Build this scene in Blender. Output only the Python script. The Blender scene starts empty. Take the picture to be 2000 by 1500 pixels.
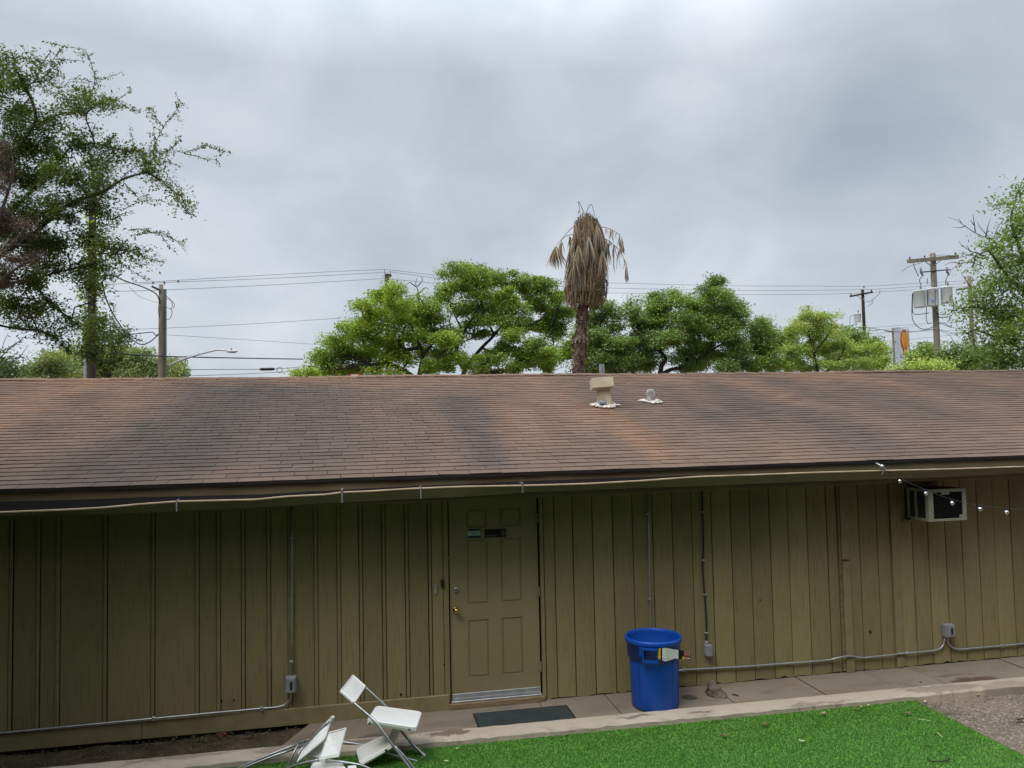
import bpy, bmesh, math, random
import numpy as np
from mathutils import Vector, Matrix, Euler
random.seed(11); rng = np.random.default_rng(5)
scene = bpy.context.scene
col = scene.collection
R = math.radians

# ------------------------------------------------------------------ camera
F_PX = 1503.0                                   # focal length in pixels of the 2000 px wide photograph
YAW, PITCH, ROLL = R(10.931), R(2.903), R(1.214)
CAM = Vector((0.0, -7.867, 2.810))
fw = Vector((math.sin(YAW)*math.cos(PITCH), math.cos(YAW)*math.cos(PITCH), math.sin(PITCH)))
r0 = Vector((math.cos(YAW), -math.sin(YAW), 0)); u0 = r0.cross(fw)
rt = math.cos(ROLL)*r0 - math.sin(ROLL)*u0
up = math.sin(ROLL)*r0 + math.cos(ROLL)*u0
cam_d = bpy.data.cameras.new("camera"); cam = bpy.data.objects.new("camera", cam_d); col.objects.link(cam)
cam.matrix_world = Matrix(((rt.x, up.x, -fw.x, CAM.x), (rt.y, up.y, -fw.y, CAM.y), (rt.z, up.z, -fw.z, CAM.z), (0, 0, 0, 1)))
cam_d.sensor_fit = 'HORIZONTAL'; cam_d.sensor_width = 36.0; cam_d.lens = F_PX/2000*36
cam_d.clip_start = 0.05; cam_d.clip_end = 3000
scene.camera = cam

def ray(px, py):
    return rt*((px-1000)/F_PX) + up*((750-py)/F_PX) + fw
def P(px, py, d):                               # point of the place seen at that pixel, d metres deep
    return CAM + ray(px, py)*d
def onY(px, py, y):
    r = ray(px, py); return CAM + r*((y-CAM.y)/r.y)
def onZ(px, py, z):
    r = ray(px, py); return CAM + r*((z-CAM.z)/r.z)
EAVE_Y, EAVE_Z, SLOPE, RIDGE_Y = -0.5, 2.325, 0.25, 4.6
def onRoof(px, py):
    r = ray(px, py)
    t = (EAVE_Z-CAM.z+SLOPE*(CAM.y-EAVE_Y))/(r.z-SLOPE*r.y); return CAM + r*t

# ------------------------------------------------------------------ sky, sun, exposure
SUN_EL, SUN_AZ = R(56), R(228)
w = bpy.data.worlds.new("World"); scene.world = w; w.use_nodes = True
nt = w.node_tree; N = nt.nodes; Lk = nt.links
N.clear()
def nd(t, **k):
    n = N.new(t)
    for a, b in k.items(): setattr(n, a, b)
    return n
def wm(op, a, b=None, c=None):
    n = N.new('ShaderNodeMath'); n.operation = op
    for i, v in enumerate((a, b, c)):
        if v is None: continue
        if isinstance(v, (int, float)): n.inputs[i].default_value = v
        else: Lk.new(v, n.inputs[i])
    return n.outputs[0]
sky = nd('ShaderNodeTexSky', sky_type='NISHITA', sun_disc=False, sun_elevation=SUN_EL, sun_rotation=SUN_AZ)
bg_sky = nd('ShaderNodeBackground'); bg_sky.inputs[1].default_value = 0.10
Lk.new(sky.outputs[0], bg_sky.inputs[0])
tc = nd('ShaderNodeTexCoord'); sep = nd('ShaderNodeSeparateXYZ'); Lk.new(tc.outputs['Generated'], sep.inputs[0])
zc = wm('MAXIMUM', sep.outputs[2], 0.0)
den = wm('ADD', zc, 0.42)
cmb = nd('ShaderNodeCombineXYZ'); Lk.new(wm('MULTIPLY', zc, 1.2), cmb.inputs[2])
Lk.new(wm('DIVIDE', sep.outputs[0], den), cmb.inputs[0]); Lk.new(wm('DIVIDE', sep.outputs[1], den), cmb.inputs[1])
def noise(scale, detail, rough, dist=0.0, off=0.0):
    n = nd('ShaderNodeTexNoise'); n.inputs['Scale'].default_value = scale; n.inputs['Detail'].default_value = detail
    n.inputs['Roughness'].default_value = rough; n.inputs['Distortion'].default_value = dist
    mp = nd('ShaderNodeMapping'); mp.inputs['Location'].default_value = (off, off*1.7, 0.3); mp.inputs['Scale'].default_value = (1, 1, 1.55)
    Lk.new(tc.outputs['Generated'], mp.inputs[0]); Lk.new(mp.outputs[0], n.inputs['Vector'])
    return n.outputs['Fac']
n1 = noise(2.3, 5, 0.5, 0.35, 3.1); n2 = noise(6.0, 7, 0.52, 0.5, 8.4)
val = wm('ADD', wm('MULTIPLY', wm('SUBTRACT', n1, 0.5), 0.74), wm('MULTIPLY', wm('SUBTRACT', n2, 0.5), 0.46))
def lobe(px, py, width, amt):                   # a lighter or darker bank of cloud round one direction of the sky
    d = ray(px, py).normalized()
    dp = nd('ShaderNodeVectorMath', operation='DOT_PRODUCT'); Lk.new(tc.outputs['Generated'], dp.inputs[0]); dp.inputs[1].default_value = d
    e = wm('MULTIPLY', wm('SUBTRACT', dp.outputs['Value'], 1.0), 1.0/(1-math.cos(width)))
    return wm('MULTIPLY', wm('POWER', 2.718, e), amt)
for a in ((470, 330, R(10), 0.06), (1440, 75, R(5.5), 0.26), (850, 10, R(8), -0.12), (560, 60, R(6), -0.05), (1230, 190, R(6), -0.10), (1640, 170, R(6), -0.10), (1160, 60, R(6), 0.05), (100, 620, R(9), 0.10), (1350, 260, R(11), -0.09), (900, 330, R(8), -0.10),
          (1700, 400, R(11), -0.13), (300, 40, R(10), -0.03), (700, 430, R(7), 0.04), (1600, 640, R(10), 0.07), (650, 560, R(9), -0.04)):
    val = wm('ADD', val, lobe(*a))
zen = wm('ADD', wm('MULTIPLY', zc, 0.0), 0.0)
tone = nd('ShaderNodeValToRGB')
cr = tone.color_ramp; cr.elements[0].position = 0.0; cr.elements[0].color = (0.300, 0.345, 0.400, 1)
cr.elements[1].position = 1.0; cr.elements[1].color = (0.70, 0.73, 0.765, 1)
e = cr.elements.new(0.45); e.color = (0.438, 0.486, 0.543, 1)
Lk.new(wm('ADD', wm('MULTIPLY', val, 1.35), 0.50), tone.inputs[0])
bg_cl = nd('ShaderNodeBackground'); Lk.new(tone.outputs[0], bg_cl.inputs[0])
# an overcast sky is up to three times brighter overhead than near the horizon
hi = nd('ShaderNodeMapRange'); hi.inputs['From Min'].default_value = 0.42; hi.inputs['From Max'].default_value = 1.0
hi.inputs['To Min'].default_value = 1.0; hi.inputs['To Max'].default_value = 4.4; Lk.new(sep.outputs[2], hi.inputs['Value'])
def sstep(v, a, b):
    n = nd('ShaderNodeMapRange', interpolation_type='SMOOTHSTEP'); n.inputs['From Min'].default_value = a; n.inputs['From Max'].default_value = b; Lk.new(v, n.inputs['Value']); return n.outputs[0]
# added dimming of the unseen sky behind the camera, to darken the wall
back_dim = wm('MULTIPLY', sstep(wm('MULTIPLY', sep.outputs[1], -1.0), 0.0, 0.4), wm('SUBTRACT', 1.0, sstep(sep.outputs[2], 0.78, 0.97)))
Lk.new(wm('MULTIPLY', hi.outputs[0], wm('SUBTRACT', 1.0, wm('MULTIPLY', back_dim, 0.55))), bg_cl.inputs[1])
mixs = nd('ShaderNodeMixShader'); mixs.inputs[0].default_value = 0.94
Lk.new(bg_sky.outputs[0], mixs.inputs[1]); Lk.new(bg_cl.outputs[0], mixs.inputs[2])
wo = nd('ShaderNodeOutputWorld'); Lk.new(mixs.outputs[0], wo.inputs[0])

sun_d = bpy.data.lights.new("sun", 'SUN'); sun_d.energy = 1.5; sun_d.angle = R(28); sun_d.color = (1.0, 0.965, 0.91)
sun = bpy.data.objects.new("sun", sun_d); col.objects.link(sun)
sdir = Vector((math.sin(SUN_AZ)*math.cos(SUN_EL), math.cos(SUN_AZ)*math.cos(SUN_EL), math.sin(SUN_EL)))
sun.rotation_euler = sdir.to_track_quat('Z', 'Y').to_euler(); sun.location = (0, -10, 20)
scene.view_settings.view_transform = 'Standard'; scene.view_settings.look = 'None'
scene.view_settings.exposure = 0.38; scene.view_settings.gamma = 1.0
scene.render.engine = 'CYCLES'
scene.cycles.max_bounces = 6; scene.cycles.use_denoising = True
scene.cycles.sample_clamp_indirect = 6

# ------------------------------------------------------------------ helpers: tags, meshes, materials
ORG = {}
def tag(o, label=None, cat=None, group=None, kind=None):
    if label: o['label'] = label
    if cat: o['category'] = cat
    if group: o['group'] = group
    if kind: o['kind'] = kind
    return o
def thing(name, label, cat, loc, group=None):
    o = bpy.data.objects.new(name, None); col.objects.link(o); o.location = loc; o.empty_display_size = 0.1
    ORG[o.name] = Vector(loc); return tag(o, label, cat, group)
def link(name, verts, faces, m, parent=None, smooth=False, origin=None):
    me = bpy.data.meshes.new(name)
    org = ORG[parent.name] if parent is not None else Vector(origin or (0, 0, 0))
    if isinstance(verts, np.ndarray):
        v = (verts - np.array(org)).astype(np.float32); f = faces.astype(np.int32)
        me.vertices.add(len(v)); me.vertices.foreach_set('co', v.ravel())
        k = f.shape[1]
        me.loops.add(f.size); me.loops.foreach_set('vertex_index', f.ravel())
        me.polygons.add(len(f)); me.polygons.foreach_set('loop_start', np.arange(0, f.size, k, dtype=np.int32))
        me.polygons.foreach_set('loop_total', np.full(len(f), k, dtype=np.int32))
        me.update(calc_edges=True); me.validate()
    else:
        me.from_pydata([tuple(Vector(v)-org) for v in verts], [], faces); me.update()
    if smooth: me.polygons.foreach_set('use_smooth', [True]*len(me.polygons))
    if m is not None:
        for x in (m if isinstance(m, (list, tuple)) else [m]): me.materials.append(x)
    o = bpy.data.objects.new(name, me); col.objects.link(o)
    if parent is not None: o.parent = parent
    else: o.location = org
    ORG[o.name] = org
    return o
class MB:
    def __init__(s): s.v = []; s.f = []
    def add(s, vs, fs):
        n = len(s.v); s.v += [Vector(v) for v in vs]; s.f += [[i+n for i in f] for f in fs]; return s
    def box(s, a, b):
        x0, y0, z0 = a; x1, y1, z1 = b
        return s.add([(x0,y0,z0),(x1,y0,z0),(x1,y1,z0),(x0,y1,z0),(x0,y0,z1),(x1,y0,z1),(x1,y1,z1),(x0,y1,z1)],
                     [[0,3,2,1],[4,5,6,7],[0,1,5,4],[1,2,6,5],[2,3,7,6],[3,0,4,7]])
    def obox(s, c, size, M=None):
        c = Vector(c); M = M or Matrix.Identity(3); sx, sy, sz = [q/2 for q in size]
        vs = [c + M @ Vector(q) for q in ((-sx,-sy,-sz),(sx,-sy,-sz),(sx,sy,-sz),(-sx,sy,-sz),(-sx,-sy,sz),(sx,-sy,sz),(sx,sy,sz),(-sx,sy,sz))]
        return s.add(vs, [[0,3,2,1],[4,5,6,7],[0,1,5,4],[1,2,6,5],[2,3,7,6],[3,0,4,7]])
    def bbox(s, a, b, bv=0.004):                # a box with chamfered edges
        x0,y0,z0 = a; x1,y1,z1 = b; bm = bmesh.new(); bmesh.ops.create_cube(bm, size=1)
        for v in bm.verts: v.co = Vector(((x0+x1)/2+v.co.x*(x1-x0), (y0+y1)/2+v.co.y*(y1-y0), (z0+z1)/2+v.co.z*(z1-z0)))
        bmesh.ops.bevel(bm, geom=bm.edges[:], offset=bv, segments=1, affect='EDGES')
        bm.verts.index_update(); s.add([v.co.copy() for v in bm.verts], [[v.index for v in f.verts] for f in bm.faces]); bm.free(); return s
    def beam(s, p, q, wd, ht, upv=(0, 0, 1)):
        p = Vector(p); q = Vector(q); d = (q-p).normalized(); a = d.cross(Vector(upv))
        if a.length < 1e-4: a = d.cross(Vector((1, 0, 0)))
        a.normalize(); b = a.cross(d).normalized(); a *= wd/2; b *= ht/2
        return s.add([p-a-b,p+a-b,p+a+b,p-a+b,q-a-b,q+a-b,q+a+b,q-a+b], [[0,1,2,3],[7,6,5,4],[0,4,5,1],[1,5,6,2],[2,6,7,3],[3,7,4,0]])
    def tube(s, pts, r, n=8, cap=True):
        pts = [Vector(p) for p in pts]; k = len(pts); rr = r if isinstance(r, (list, tuple)) else [r]*k
        base = len(s.v); a = None
        for i, p in enumerate(pts):
            d = (pts[min(i+1, k-1)] - pts[max(i-1, 0)])
            d = d.normalized() if d.length > 1e-9 else Vector((0, 0, 1))
            if a is None:
                a = d.cross(Vector((0, 0, 1)));
                if a.length < 1e-3: a = d.cross(Vector((1, 0, 0)))
            a = (a - d*a.dot(d)).normalized(); b = d.cross(a)
            for j in range(n):
                t = 2*math.pi*j/n; s.v.append(p + (a*math.cos(t) + b*math.sin(t))*rr[i])
        for i in range(k-1):
            for j in range(n):
                x = base+i*n; s.f.append([x+j, x+(j+1)%n, x+n+(j+1)%n, x+n+j])
        if cap:
            s.f.append([base+j for j in reversed(range(n))]); s.f.append([base+(k-1)*n+j for j in range(n)])
        return s
    def lathe(s, prof, c, n=32, M=None, jit=0):
        c = Vector(c); M = M or Matrix.Identity(3); base = len(s.v)
        for r_, z in prof:
            for j in range(n):
                t = 2*math.pi*j/n; q = r_*(1+random.uniform(-jit, jit))
                s.v.append(c + M @ Vector((q*math.cos(t), q*math.sin(t), z)))
        for i in range(len(prof)-1):
            for j in range(n):
                x = base+i*n; s.f.append([x+j, x+(j+1)%n, x+n+(j+1)%n, x+n+j])
        return s
    def disc(s, c, r_, nrm, n=16):
        c = Vector(c); nrm = Vector(nrm).normalized(); a = nrm.orthogonal().normalized(); b = nrm.cross(a); base = len(s.v)
        for j in range(n):
            t = 2*math.pi*j/n; s.v.append(c+(a*math.cos(t)+b*math.sin(t))*r_)
        s.f.append([base+j for j in range(n)]); return s
    def panel(s, cs, th, rad=0.03, seg=4, bow=0.0):   # a moulded board: four corners, rounded, of real thickness
        cs = [Vector(c) for c in cs]; nrm = (cs[1]-cs[0]).cross(cs[3]-cs[0]).normalized(); pts = []
        for i in range(4):
            p, a, b = cs[i], cs[i-1], cs[(i+1) % 4]; ea = (a-p).normalized(); eb = (b-p).normalized()
            p0 = p+ea*rad; p1 = p+eb*rad
            for k in range(seg+1):
                t = k/seg; pts.append(p0*(1-t)**2 + p*2*t*(1-t) + p1*t*t)
        n = len(pts); c = sum(pts, Vector())/n
        ins = [p+(c-p).normalized()*0.012 for p in pts]
        inn = [p+(c-p)*0.13 for p in pts]
        v = [p+nrm*th/2 for p in ins]+[p+nrm*(th/2-0.005) for p in pts]+[p-nrm*(th/2-0.005) for p in pts]+[p-nrm*th/2 for p in ins]
        v += [p+nrm*(th/2-bow) for p in inn]+[p-nrm*(th/2-bow) for p in inn]
        f = []
        for i in range(n):
            j = (i+1) % n
            for k in range(3): f.append([k*n+i, (k+1)*n+i, (k+1)*n+j, k*n+j])
            f.append([i, j, 4*n+j, 4*n+i]); f.append([3*n+j, 3*n+i, 5*n+i, 5*n+j])
        f += [[4*n+i for i in range(n)], [5*n+i for i in reversed(range(n))]]
        return s.add(v, f)
    def build(s, name, m, parent=None, smooth=False, origin=None):
        return link(name, s.v, s.f, m, parent, smooth, origin)

def spline(pts, n=6):
    pts = [Vector(p) for p in pts]; out = []
    q = [pts[0]*2-pts[1]]+pts+[pts[-1]*2-pts[-2]]
    for i in range(1, len(q)-2):
        for k in range(n):
            t = k/n; a, b, c, d = q[i-1], q[i], q[i+1], q[i+2]
            out.append(0.5*((2*b)+(c-a)*t+(2*a-5*b+4*c-d)*t*t+(3*b-a-3*c+d)*t**3))
    out.append(pts[-1]); return out

class NT:                                      # little node builder
    def __init__(s, name):
        s.m = bpy.data.materials.new(name); s.m.use_nodes = True; s.t = s.m.node_tree; s.n = s.t.nodes; s.l = s.t.links
        s.b = s.n['Principled BSDF']; s.geo = s.n.new('ShaderNodeNewGeometry')
    def set(s, i, v):
        if isinstance(v, (int, float, tuple)): i.default_value = v
        else: s.l.new(v, i)
    def math(s, op, a, b=None, c=None, clamp=False):
        n = s.n.new('ShaderNodeMath'); n.operation = op; n.use_clamp = clamp
        for i, v in enumerate((a, b, c)):
            if v is not None: s.set(n.inputs[i], v)
        return n.outputs[0]
    def noise(s, scale, stretch=(1, 1, 1), detail=4, rough=0.55, dist=0.0, off=(0, 0, 0)):
        mp = s.n.new('ShaderNodeMapping'); mp.inputs['Scale'].default_value = stretch; mp.inputs['Location'].default_value = off
        s.l.new(s.geo.outputs['Position'], mp.inputs[0])
        n = s.n.new('ShaderNodeTexNoise'); n.inputs['Scale'].default_value = scale; n.inputs['Detail'].default_value = detail
        n.inputs['Roughness'].default_value = rough; n.inputs['Distortion'].default_value = dist
        s.l.new(mp.outputs[0], n.inputs['Vector']); return n.outputs['Fac']
    def vor(s, scale, feature='F1', out='Distance', stretch=(1, 1, 1)):
        mp = s.n.new('ShaderNodeMapping'); mp.inputs['Scale'].default_value = stretch; s.l.new(s.geo.outputs['Position'], mp.inputs[0])
        n = s.n.new('ShaderNodeTexVoronoi'); n.feature = feature; n.inputs['Scale'].default_value = scale; s.l.new(mp.outputs[0], n.inputs['Vector'])
        return n.outputs[out]
    def step(s, x, lo, hi):
        n = s.n.new('ShaderNodeMapRange'); n.interpolation_type = 'SMOOTHSTEP'
        n.inputs['From Min'].default_value = lo; n.inputs['From Max'].default_value = hi; s.set(n.inputs['Value'], x); return n.outputs[0]
    def mix(s, f, a, b, mode='MIX'):
        n = s.n.new('ShaderNodeMix'); n.data_type = 'RGBA'; n.blend_type = mode
        s.set(n.inputs[0], f)
        for i, v in ((6, a), (7, b)):
            if isinstance(v, tuple) and len(v) == 3: v = v+(1,)
            s.set(n.inputs[i], v)
        return n.outputs[2]
    def value(s, colr, f):                      # brightness factor
        n = s.n.new('ShaderNodeVectorMath'); n.operation = 'SCALE'; s.set(n.inputs[0], colr if not isinstance(colr, tuple) else colr[:3]); s.set(n.inputs['Scale'], f); return n.outputs[0]
    def base(s, c): s.set(s.b.inputs['Base Color'], c if not (isinstance(c, tuple) and len(c) == 3) else c+(1,))
    def bump(s, h, dist, strength=1.0):
        n = s.n.new('ShaderNodeBump'); n.inputs['Distance'].default_value = dist; n.inputs['Strength'].default_value = strength
        s.l.new(h, n.inputs['Height']); s.l.new(n.outputs[0], s.b.inputs['Normal'])
    def fin(s, rough=0.7, metal=0.0, spec=0.3):
        s.set(s.b.inputs['Roughness'], rough); s.b.inputs['Metallic'].default_value = metal; s.b.inputs['Specular IOR Level'].default_value = spec; return s.m
def pm(name, c1, c2=None, scale=6, stretch=(1, 1, 1), rough=0.7, metal=0.0, bump=0.0, bscale=60, island=0.0, spec=0.3, detail=5):
    t = NT(name); c2 = c2 or tuple(x*0.8 for x in c1)
    c = t.mix(t.step(t.noise(scale, stretch, detail), 0.3, 0.7), c1, c2)
    if island: c = t.value(c, t.math('ADD', t.math('MULTIPLY', t.geo.outputs['Random Per Island'], 2*island), 1-island))
    t.base(c)
    if bump: t.bump(t.noise(bscale, stretch, 3), bump)
    return t.fin(rough, metal, spec)

# materials
def make_siding():
    t = NT('olive_painted_siding')
    c = t.mix(t.step(t.noise(1.1, (1, 1, 0.5), 5), 0.3, 0.7), (0.2771, 0.2287, 0.1121), (0.2406, 0.1956, 0.092))
    c = t.mix(t.math('MULTIPLY', t.step(t.noise(9, (5, 5, 0.35), 5, 0.6), 0.48, 0.72), 0.6), c, (0.1554, 0.1267, 0.06618))
    c = t.value(c, t.math('ADD', t.math('MULTIPLY', t.geo.outputs['Random Per Island'], 0.26), 0.87))
    peel = t.step(t.noise(5, (3, 3, 0.8), 6, 0.7, 0.4, (4, 2, 1)), 0.70, 0.72)
    c = t.mix(t.math('MULTIPLY', peel, 0.7), c, (0.06757, 0.04958, 0.03165))
    c = t.mix(t.math('MULTIPLY', t.step(t.noise(2.3, (1, 1, 1.3), 4, 0.6, 0.2, (9, 1, 5)), 0.60, 0.75), 0.25), c, (0.3379, 0.2754, 0.1582))
    t.base(c)
    h = t.math('ADD', t.math('MULTIPLY', t.noise(16, (6, 6, 0.3), 4), 0.8), t.math('MULTIPLY', peel, -0.5))
    t.bump(h, 0.0035); return t.fin(t.math('ADD', t.math('MULTIPLY', t.noise(7), 0.2), 0.5), 0, 0.3)
SIDING = make_siding()
TRIM = pm('olive_painted_trim', (0.2624, 0.2169, 0.1118), (0.2112, 0.1697, 0.08444), 3, (2, 2, 2), 0.6, 0, 0.002, 30, 0.07)
BACKING = pm('dark_gap_wood', (0.03, 0.024, 0.014), None, 8)
DOORP = pm('olive_painted_door', (0.2892, 0.2364, 0.1299), (0.2549, 0.2056, 0.1092), 1.6, (1, 1, 1), 0.5, 0, 0.0008, 60)
SCUFF = pm('raw_weathered_wood', (0.30, 0.21, 0.12), (0.17, 0.12, 0.07), 14, (0.5, 3, 3), 0.8, 0, 0.002, 60)
GUTM = pm('tan_painted_gutter', (0.213, 0.173, 0.09318), (0.1641, 0.1287, 0.06656), 2.2, (1, 2, 2), 0.5, 0, 0.002, 12)
GUTLIP = pm('faded_bare_lip', (0.58, 0.45, 0.30), (0.42, 0.31, 0.19), 5, (1, 1, 1), 0.5)
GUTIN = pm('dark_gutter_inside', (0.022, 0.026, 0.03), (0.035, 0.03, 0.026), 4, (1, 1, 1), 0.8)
STEEL = pm('galvanised_steel', (0.50, 0.51, 0.52), (0.38, 0.39, 0.40), 12, (1, 1, 1), 0.42, 0.75, 0, 60)
ALU = pm('dull_aluminium', (0.55, 0.56, 0.58), (0.42, 0.43, 0.45), 12, (1, 1, 1), 0.45, 0.6)
BOXG = pm('grey_enamel_box', (0.27, 0.29, 0.31), (0.22, 0.235, 0.25), 9, (1, 1, 1), 0.5)
BLACK = pm('black_plastic', (0.015, 0.015, 0.016), None, 9, (1, 1, 1), 0.5)
RUBBER = pm('black_cable_sheath', (0.03, 0.031, 0.034), None, 9, (1, 1, 1), 0.6)
WIRE = pm('weathered_line_wire', (0.10, 0.105, 0.115), None, 9, (1, 1, 1), 0.7)
BRASS = pm('polished_brass', (0.75, 0.55, 0.22), (0.6, 0.42, 0.16), 20, (1, 1, 1), 0.18, 1.0)
WHITEPL = pm('white_moulded_plastic', (0.7293, 0.7293, 0.7019), (0.6746, 0.67, 0.629), 4, (1, 1, 1), 0.38, 0, 0.0006, 25, 0, 0.45)
CHROME = pm('grey_metal_tube', (0.36, 0.37, 0.385), (0.28, 0.29, 0.30), 6, (1, 1, 1), 0.33, 0.75)
GREYPLATE = pm('grey_steel_plate', (0.38, 0.38, 0.37), None, 6)
def make_blue():
    t = NT('blue_bin_plastic')
    c = t.mix(t.step(t.noise(3, (1, 1, 1), 5), 0.3, 0.75), (0.003, 0.062, 0.36), (0.005, 0.072, 0.39))
    c = t.mix(t.math('MULTIPLY', t.step(t.noise(11, (2, 2, 0.5), 6, 0.65), 0.56, 0.72), 0.22), c, (0.04, 0.11, 0.36))
    t.base(c); t.bump(t.noise(40, (1, 1, 1), 3), 0.0008); return t.fin(0.42, 0, 0.4)
BLUE = make_blue()
def make_concrete(name, c1, c2, dark, speck=0.4):
    t = NT(name)
    c = t.mix(t.step(t.noise(1.3, (1, 1, 1), 6, 0.6), 0.3, 0.7), c1, c2)
    c = t.mix(t.math('MULTIPLY', t.step(t.noise(2.4, (1, 1.6, 1), 6, 0.65, 0.4, (3, 7, 0)), 0.56, 0.68), 0.6), c, dark)
    c = t.mix(t.math('MULTIPLY', t.step(t.noise(95, (1, 1, 1), 2), 0.5, 0.75), speck), c, tuple(x*0.6 for x in c1))
    t.base(c); t.bump(t.math('ADD', t.noise(30, (1, 1, 1), 5, 0.65), t.math('MULTIPLY', t.noise(140), 0.4)), 0.006); return t.fin(0.85, 0, 0.2)
def stains(m, spots):
    t = NT.__new__(NT); t.m = m; t.t = m.node_tree; t.n = t.t.nodes; t.l = t.t.links; t.b = t.n['Principled BSDF']; t.geo = t.n.new('ShaderNodeNewGeometry')
    sp = t.n.new('ShaderNodeSeparateXYZ'); t.l.new(t.geo.outputs['Position'], sp.inputs[0]); c = t.b.inputs['Base Color'].links[0].from_socket
    wx = t.math('MULTIPLY', t.math('SUBTRACT', t.noise(6, (1, 1, 0), 5, 0.65), 0.5), 0.28); wy = t.math('MULTIPLY', t.math('SUBTRACT', t.noise(6, (1, 1, 0), 5, 0.65, 0, (4, 4, 0)), 0.5), 0.20)
    for px, py, rx, ry, colr, am in spots:
        q = onZ(px, py, -.04); dx = t.math('DIVIDE', t.math('SUBTRACT', t.math('ADD', sp.outputs[0], wx), q.x), rx); dy = t.math('DIVIDE', t.math('SUBTRACT', t.math('ADD', sp.outputs[1], wy), q.y), ry)
        r2 = t.math('ADD', t.math('MULTIPLY', dx, dx), t.math('MULTIPLY', dy, dy)); c = t.mix(t.math('MULTIPLY', t.math('SUBTRACT', 1.0, t.step(r2, .45, 1.1)), am), c, colr)
    t.base(c); return m
CONC = make_concrete('walkway_concrete', (0.2475, 0.1995, 0.1561), (0.2094, 0.1691, 0.131), (0.1447, 0.1104, 0.07997))
stains(CONC, [(1905, 1327, .30, .10, (.085, .05, .035), .85), (1860, 1318, .28, .03, (.11, .07, .05), .6), (1550, 1337, .11, .05, (.20, .13, .08), .5), (1455, 1372, .16, .07, (.20, .145, .085), .55), (1640, 1352, .35, .10, (.20, .135, .085), .45), (1500, 1366, .08, .03, (.19, .14, .09), .4), (1720, 1335, .5, .04, (.16, .115, .085), .4),
              (890, 1412, .4, .10, (.15, .12, .095), .45), (620, 1440, .25, .16, (.13, .10, .08), .5), (720, 1437, .14, .05, (.10, .075, .06), .6), (1180, 1385, .25, .10, (.17, .13, .10), .4), (1350, 1345, .5, .08, (.20, .15, .11), .35), (2100, 1310, .6, .15, (.13, .095, .07), .5)])
KERBM = make_concrete('kerb_concrete', (0.477, 0.3996, 0.3161), (0.4055, 0.334, 0.2623), (0.2385, 0.1849, 0.1431), 0.5)
stains(KERBM, [(880, 1437, .25, .06, (.12, .075, .05), .8), (790, 1441, .20, .05, (.15, .10, .07), .6), (1240, 1405, .22, .035, (.13, .09, .07), .7), (1370, 1395, .16, .03, (.13, .09, .07), .7), (1845, 1349, .5, .10, (.12, .09, .07), .5), (1965, 1344, .3, .12, (.14, .105, .085), .35), (1600, 1378, .4, .025, (.16, .12, .09), .5), (560, 1468, .3, .08, (.16, .12, .09), .5), (350, 1485, .5, .05, (.17, .13, .1), .5), (690, 1455, .2, .06, (.12, .085, .06), .6)])
def make_gravel():
    t = NT('pinkish_worn_gravel')
    v = t.vor(62, 'F1', 'Color'); s2 = t.n.new('ShaderNodeSeparateColor'); t.l.new(v, s2.inputs[0])
    c = t.mix(t.step(t.noise(1.2, (1, 1, 1), 6, 0.6), 0.3, 0.7), (0.238, 0.1824, 0.1375), (0.1618, 0.1263, 0.09996))
    c = t.value(c, t.math('ADD', t.math('MULTIPLY', s2.outputs[0], 0.7), 0.62))
    c = t.mix(t.step(s2.outputs[1], 0.91, 0.95), c, (0.40, 0.34, 0.30))
    c = t.mix(t.math('MULTIPLY', t.step(t.noise(3.5, (1, 1, 1), 6, 0.7, 0.3, (2, 5, 1)), 0.56, 0.70), 0.75), c, (0.075, 0.052, 0.038))
    t.base(c); t.bump(t.math('ADD', t.math('MULTIPLY', t.vor(62), -1.0), t.noise(25, (1, 1, 1), 4)), 0.012); return t.fin(0.9, 0, 0.2)
GRAVEL = make_gravel()
def make_soil():
    t = NT('dark_soil')
    c = t.mix(t.step(t.noise(4, (1, 1, 1), 7, 0.65), 0.32, 0.68), (0.062, 0.045, 0.028), (0.135, 0.105, 0.07))
    c = t.mix(t.math('MULTIPLY', t.step(t.noise(2.0, (1, 1, 1), 5, 0.6, 0, (7, 3, 1)), 0.5, 0.65), 0.7), c, (0.035, 0.045, 0.016))
    c = t.mix(t.step(t.noise(70, (1, 1, 1), 2), 0.68, 0.74), c, (0.27, 0.22, 0.15))
    t.base(c); t.bump(t.noise(22, (1, 1, 1), 7, 0.7), 0.03); return t.fin(0.95, 0, 0.1)
SOIL = make_soil()
TURFB = pm('green_turf_backing', (0.035, 0.12, 0.015), (0.025, 0.08, 0.012), 30)
def make_blade():
    t = NT('green_turf_blades')
    c = t.mix(t.geo.outputs['Random Per Island'], (0.135, 0.335, 0.040), (0.185, 0.405, 0.062))
    c = t.mix(t.math('MULTIPLY', t.step(t.noise(1.7, (1, 1, 1), 6, 0.6), 0.45, 0.7), 0.45), c, (0.225, 0.43, 0.085))
    c = t.mix(t.math('MULTIPLY', t.step(t.noise(3.1, (1, 2.2, 1), 5, 0.6, 0.2, (5, 5, 0)), 0.50, 0.68), 0.55), c, (0.095, 0.26, 0.030))
    t.base(c); return t.fin(0.55, 0, 0.25)
BLADE = make_blade()
BARK = pm('grey_brown_bark', (0.075, 0.062, 0.050), (0.035, 0.029, 0.024), 9, (2, 2, 0.6), 0.95, 0, 0.03, 14)
PALEBARK = pm('pale_weathered_twig', (0.14, 0.12, 0.11), (0.09, 0.075, 0.07), 9, (1, 1, 1), 0.9)
POLEW = pm('weathered_pole_wood', (0.27, 0.235, 0.19), (0.16, 0.13, 0.105), 3, (6, 6, 0.4), 0.9, 0, 0.01, 12)
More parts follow.
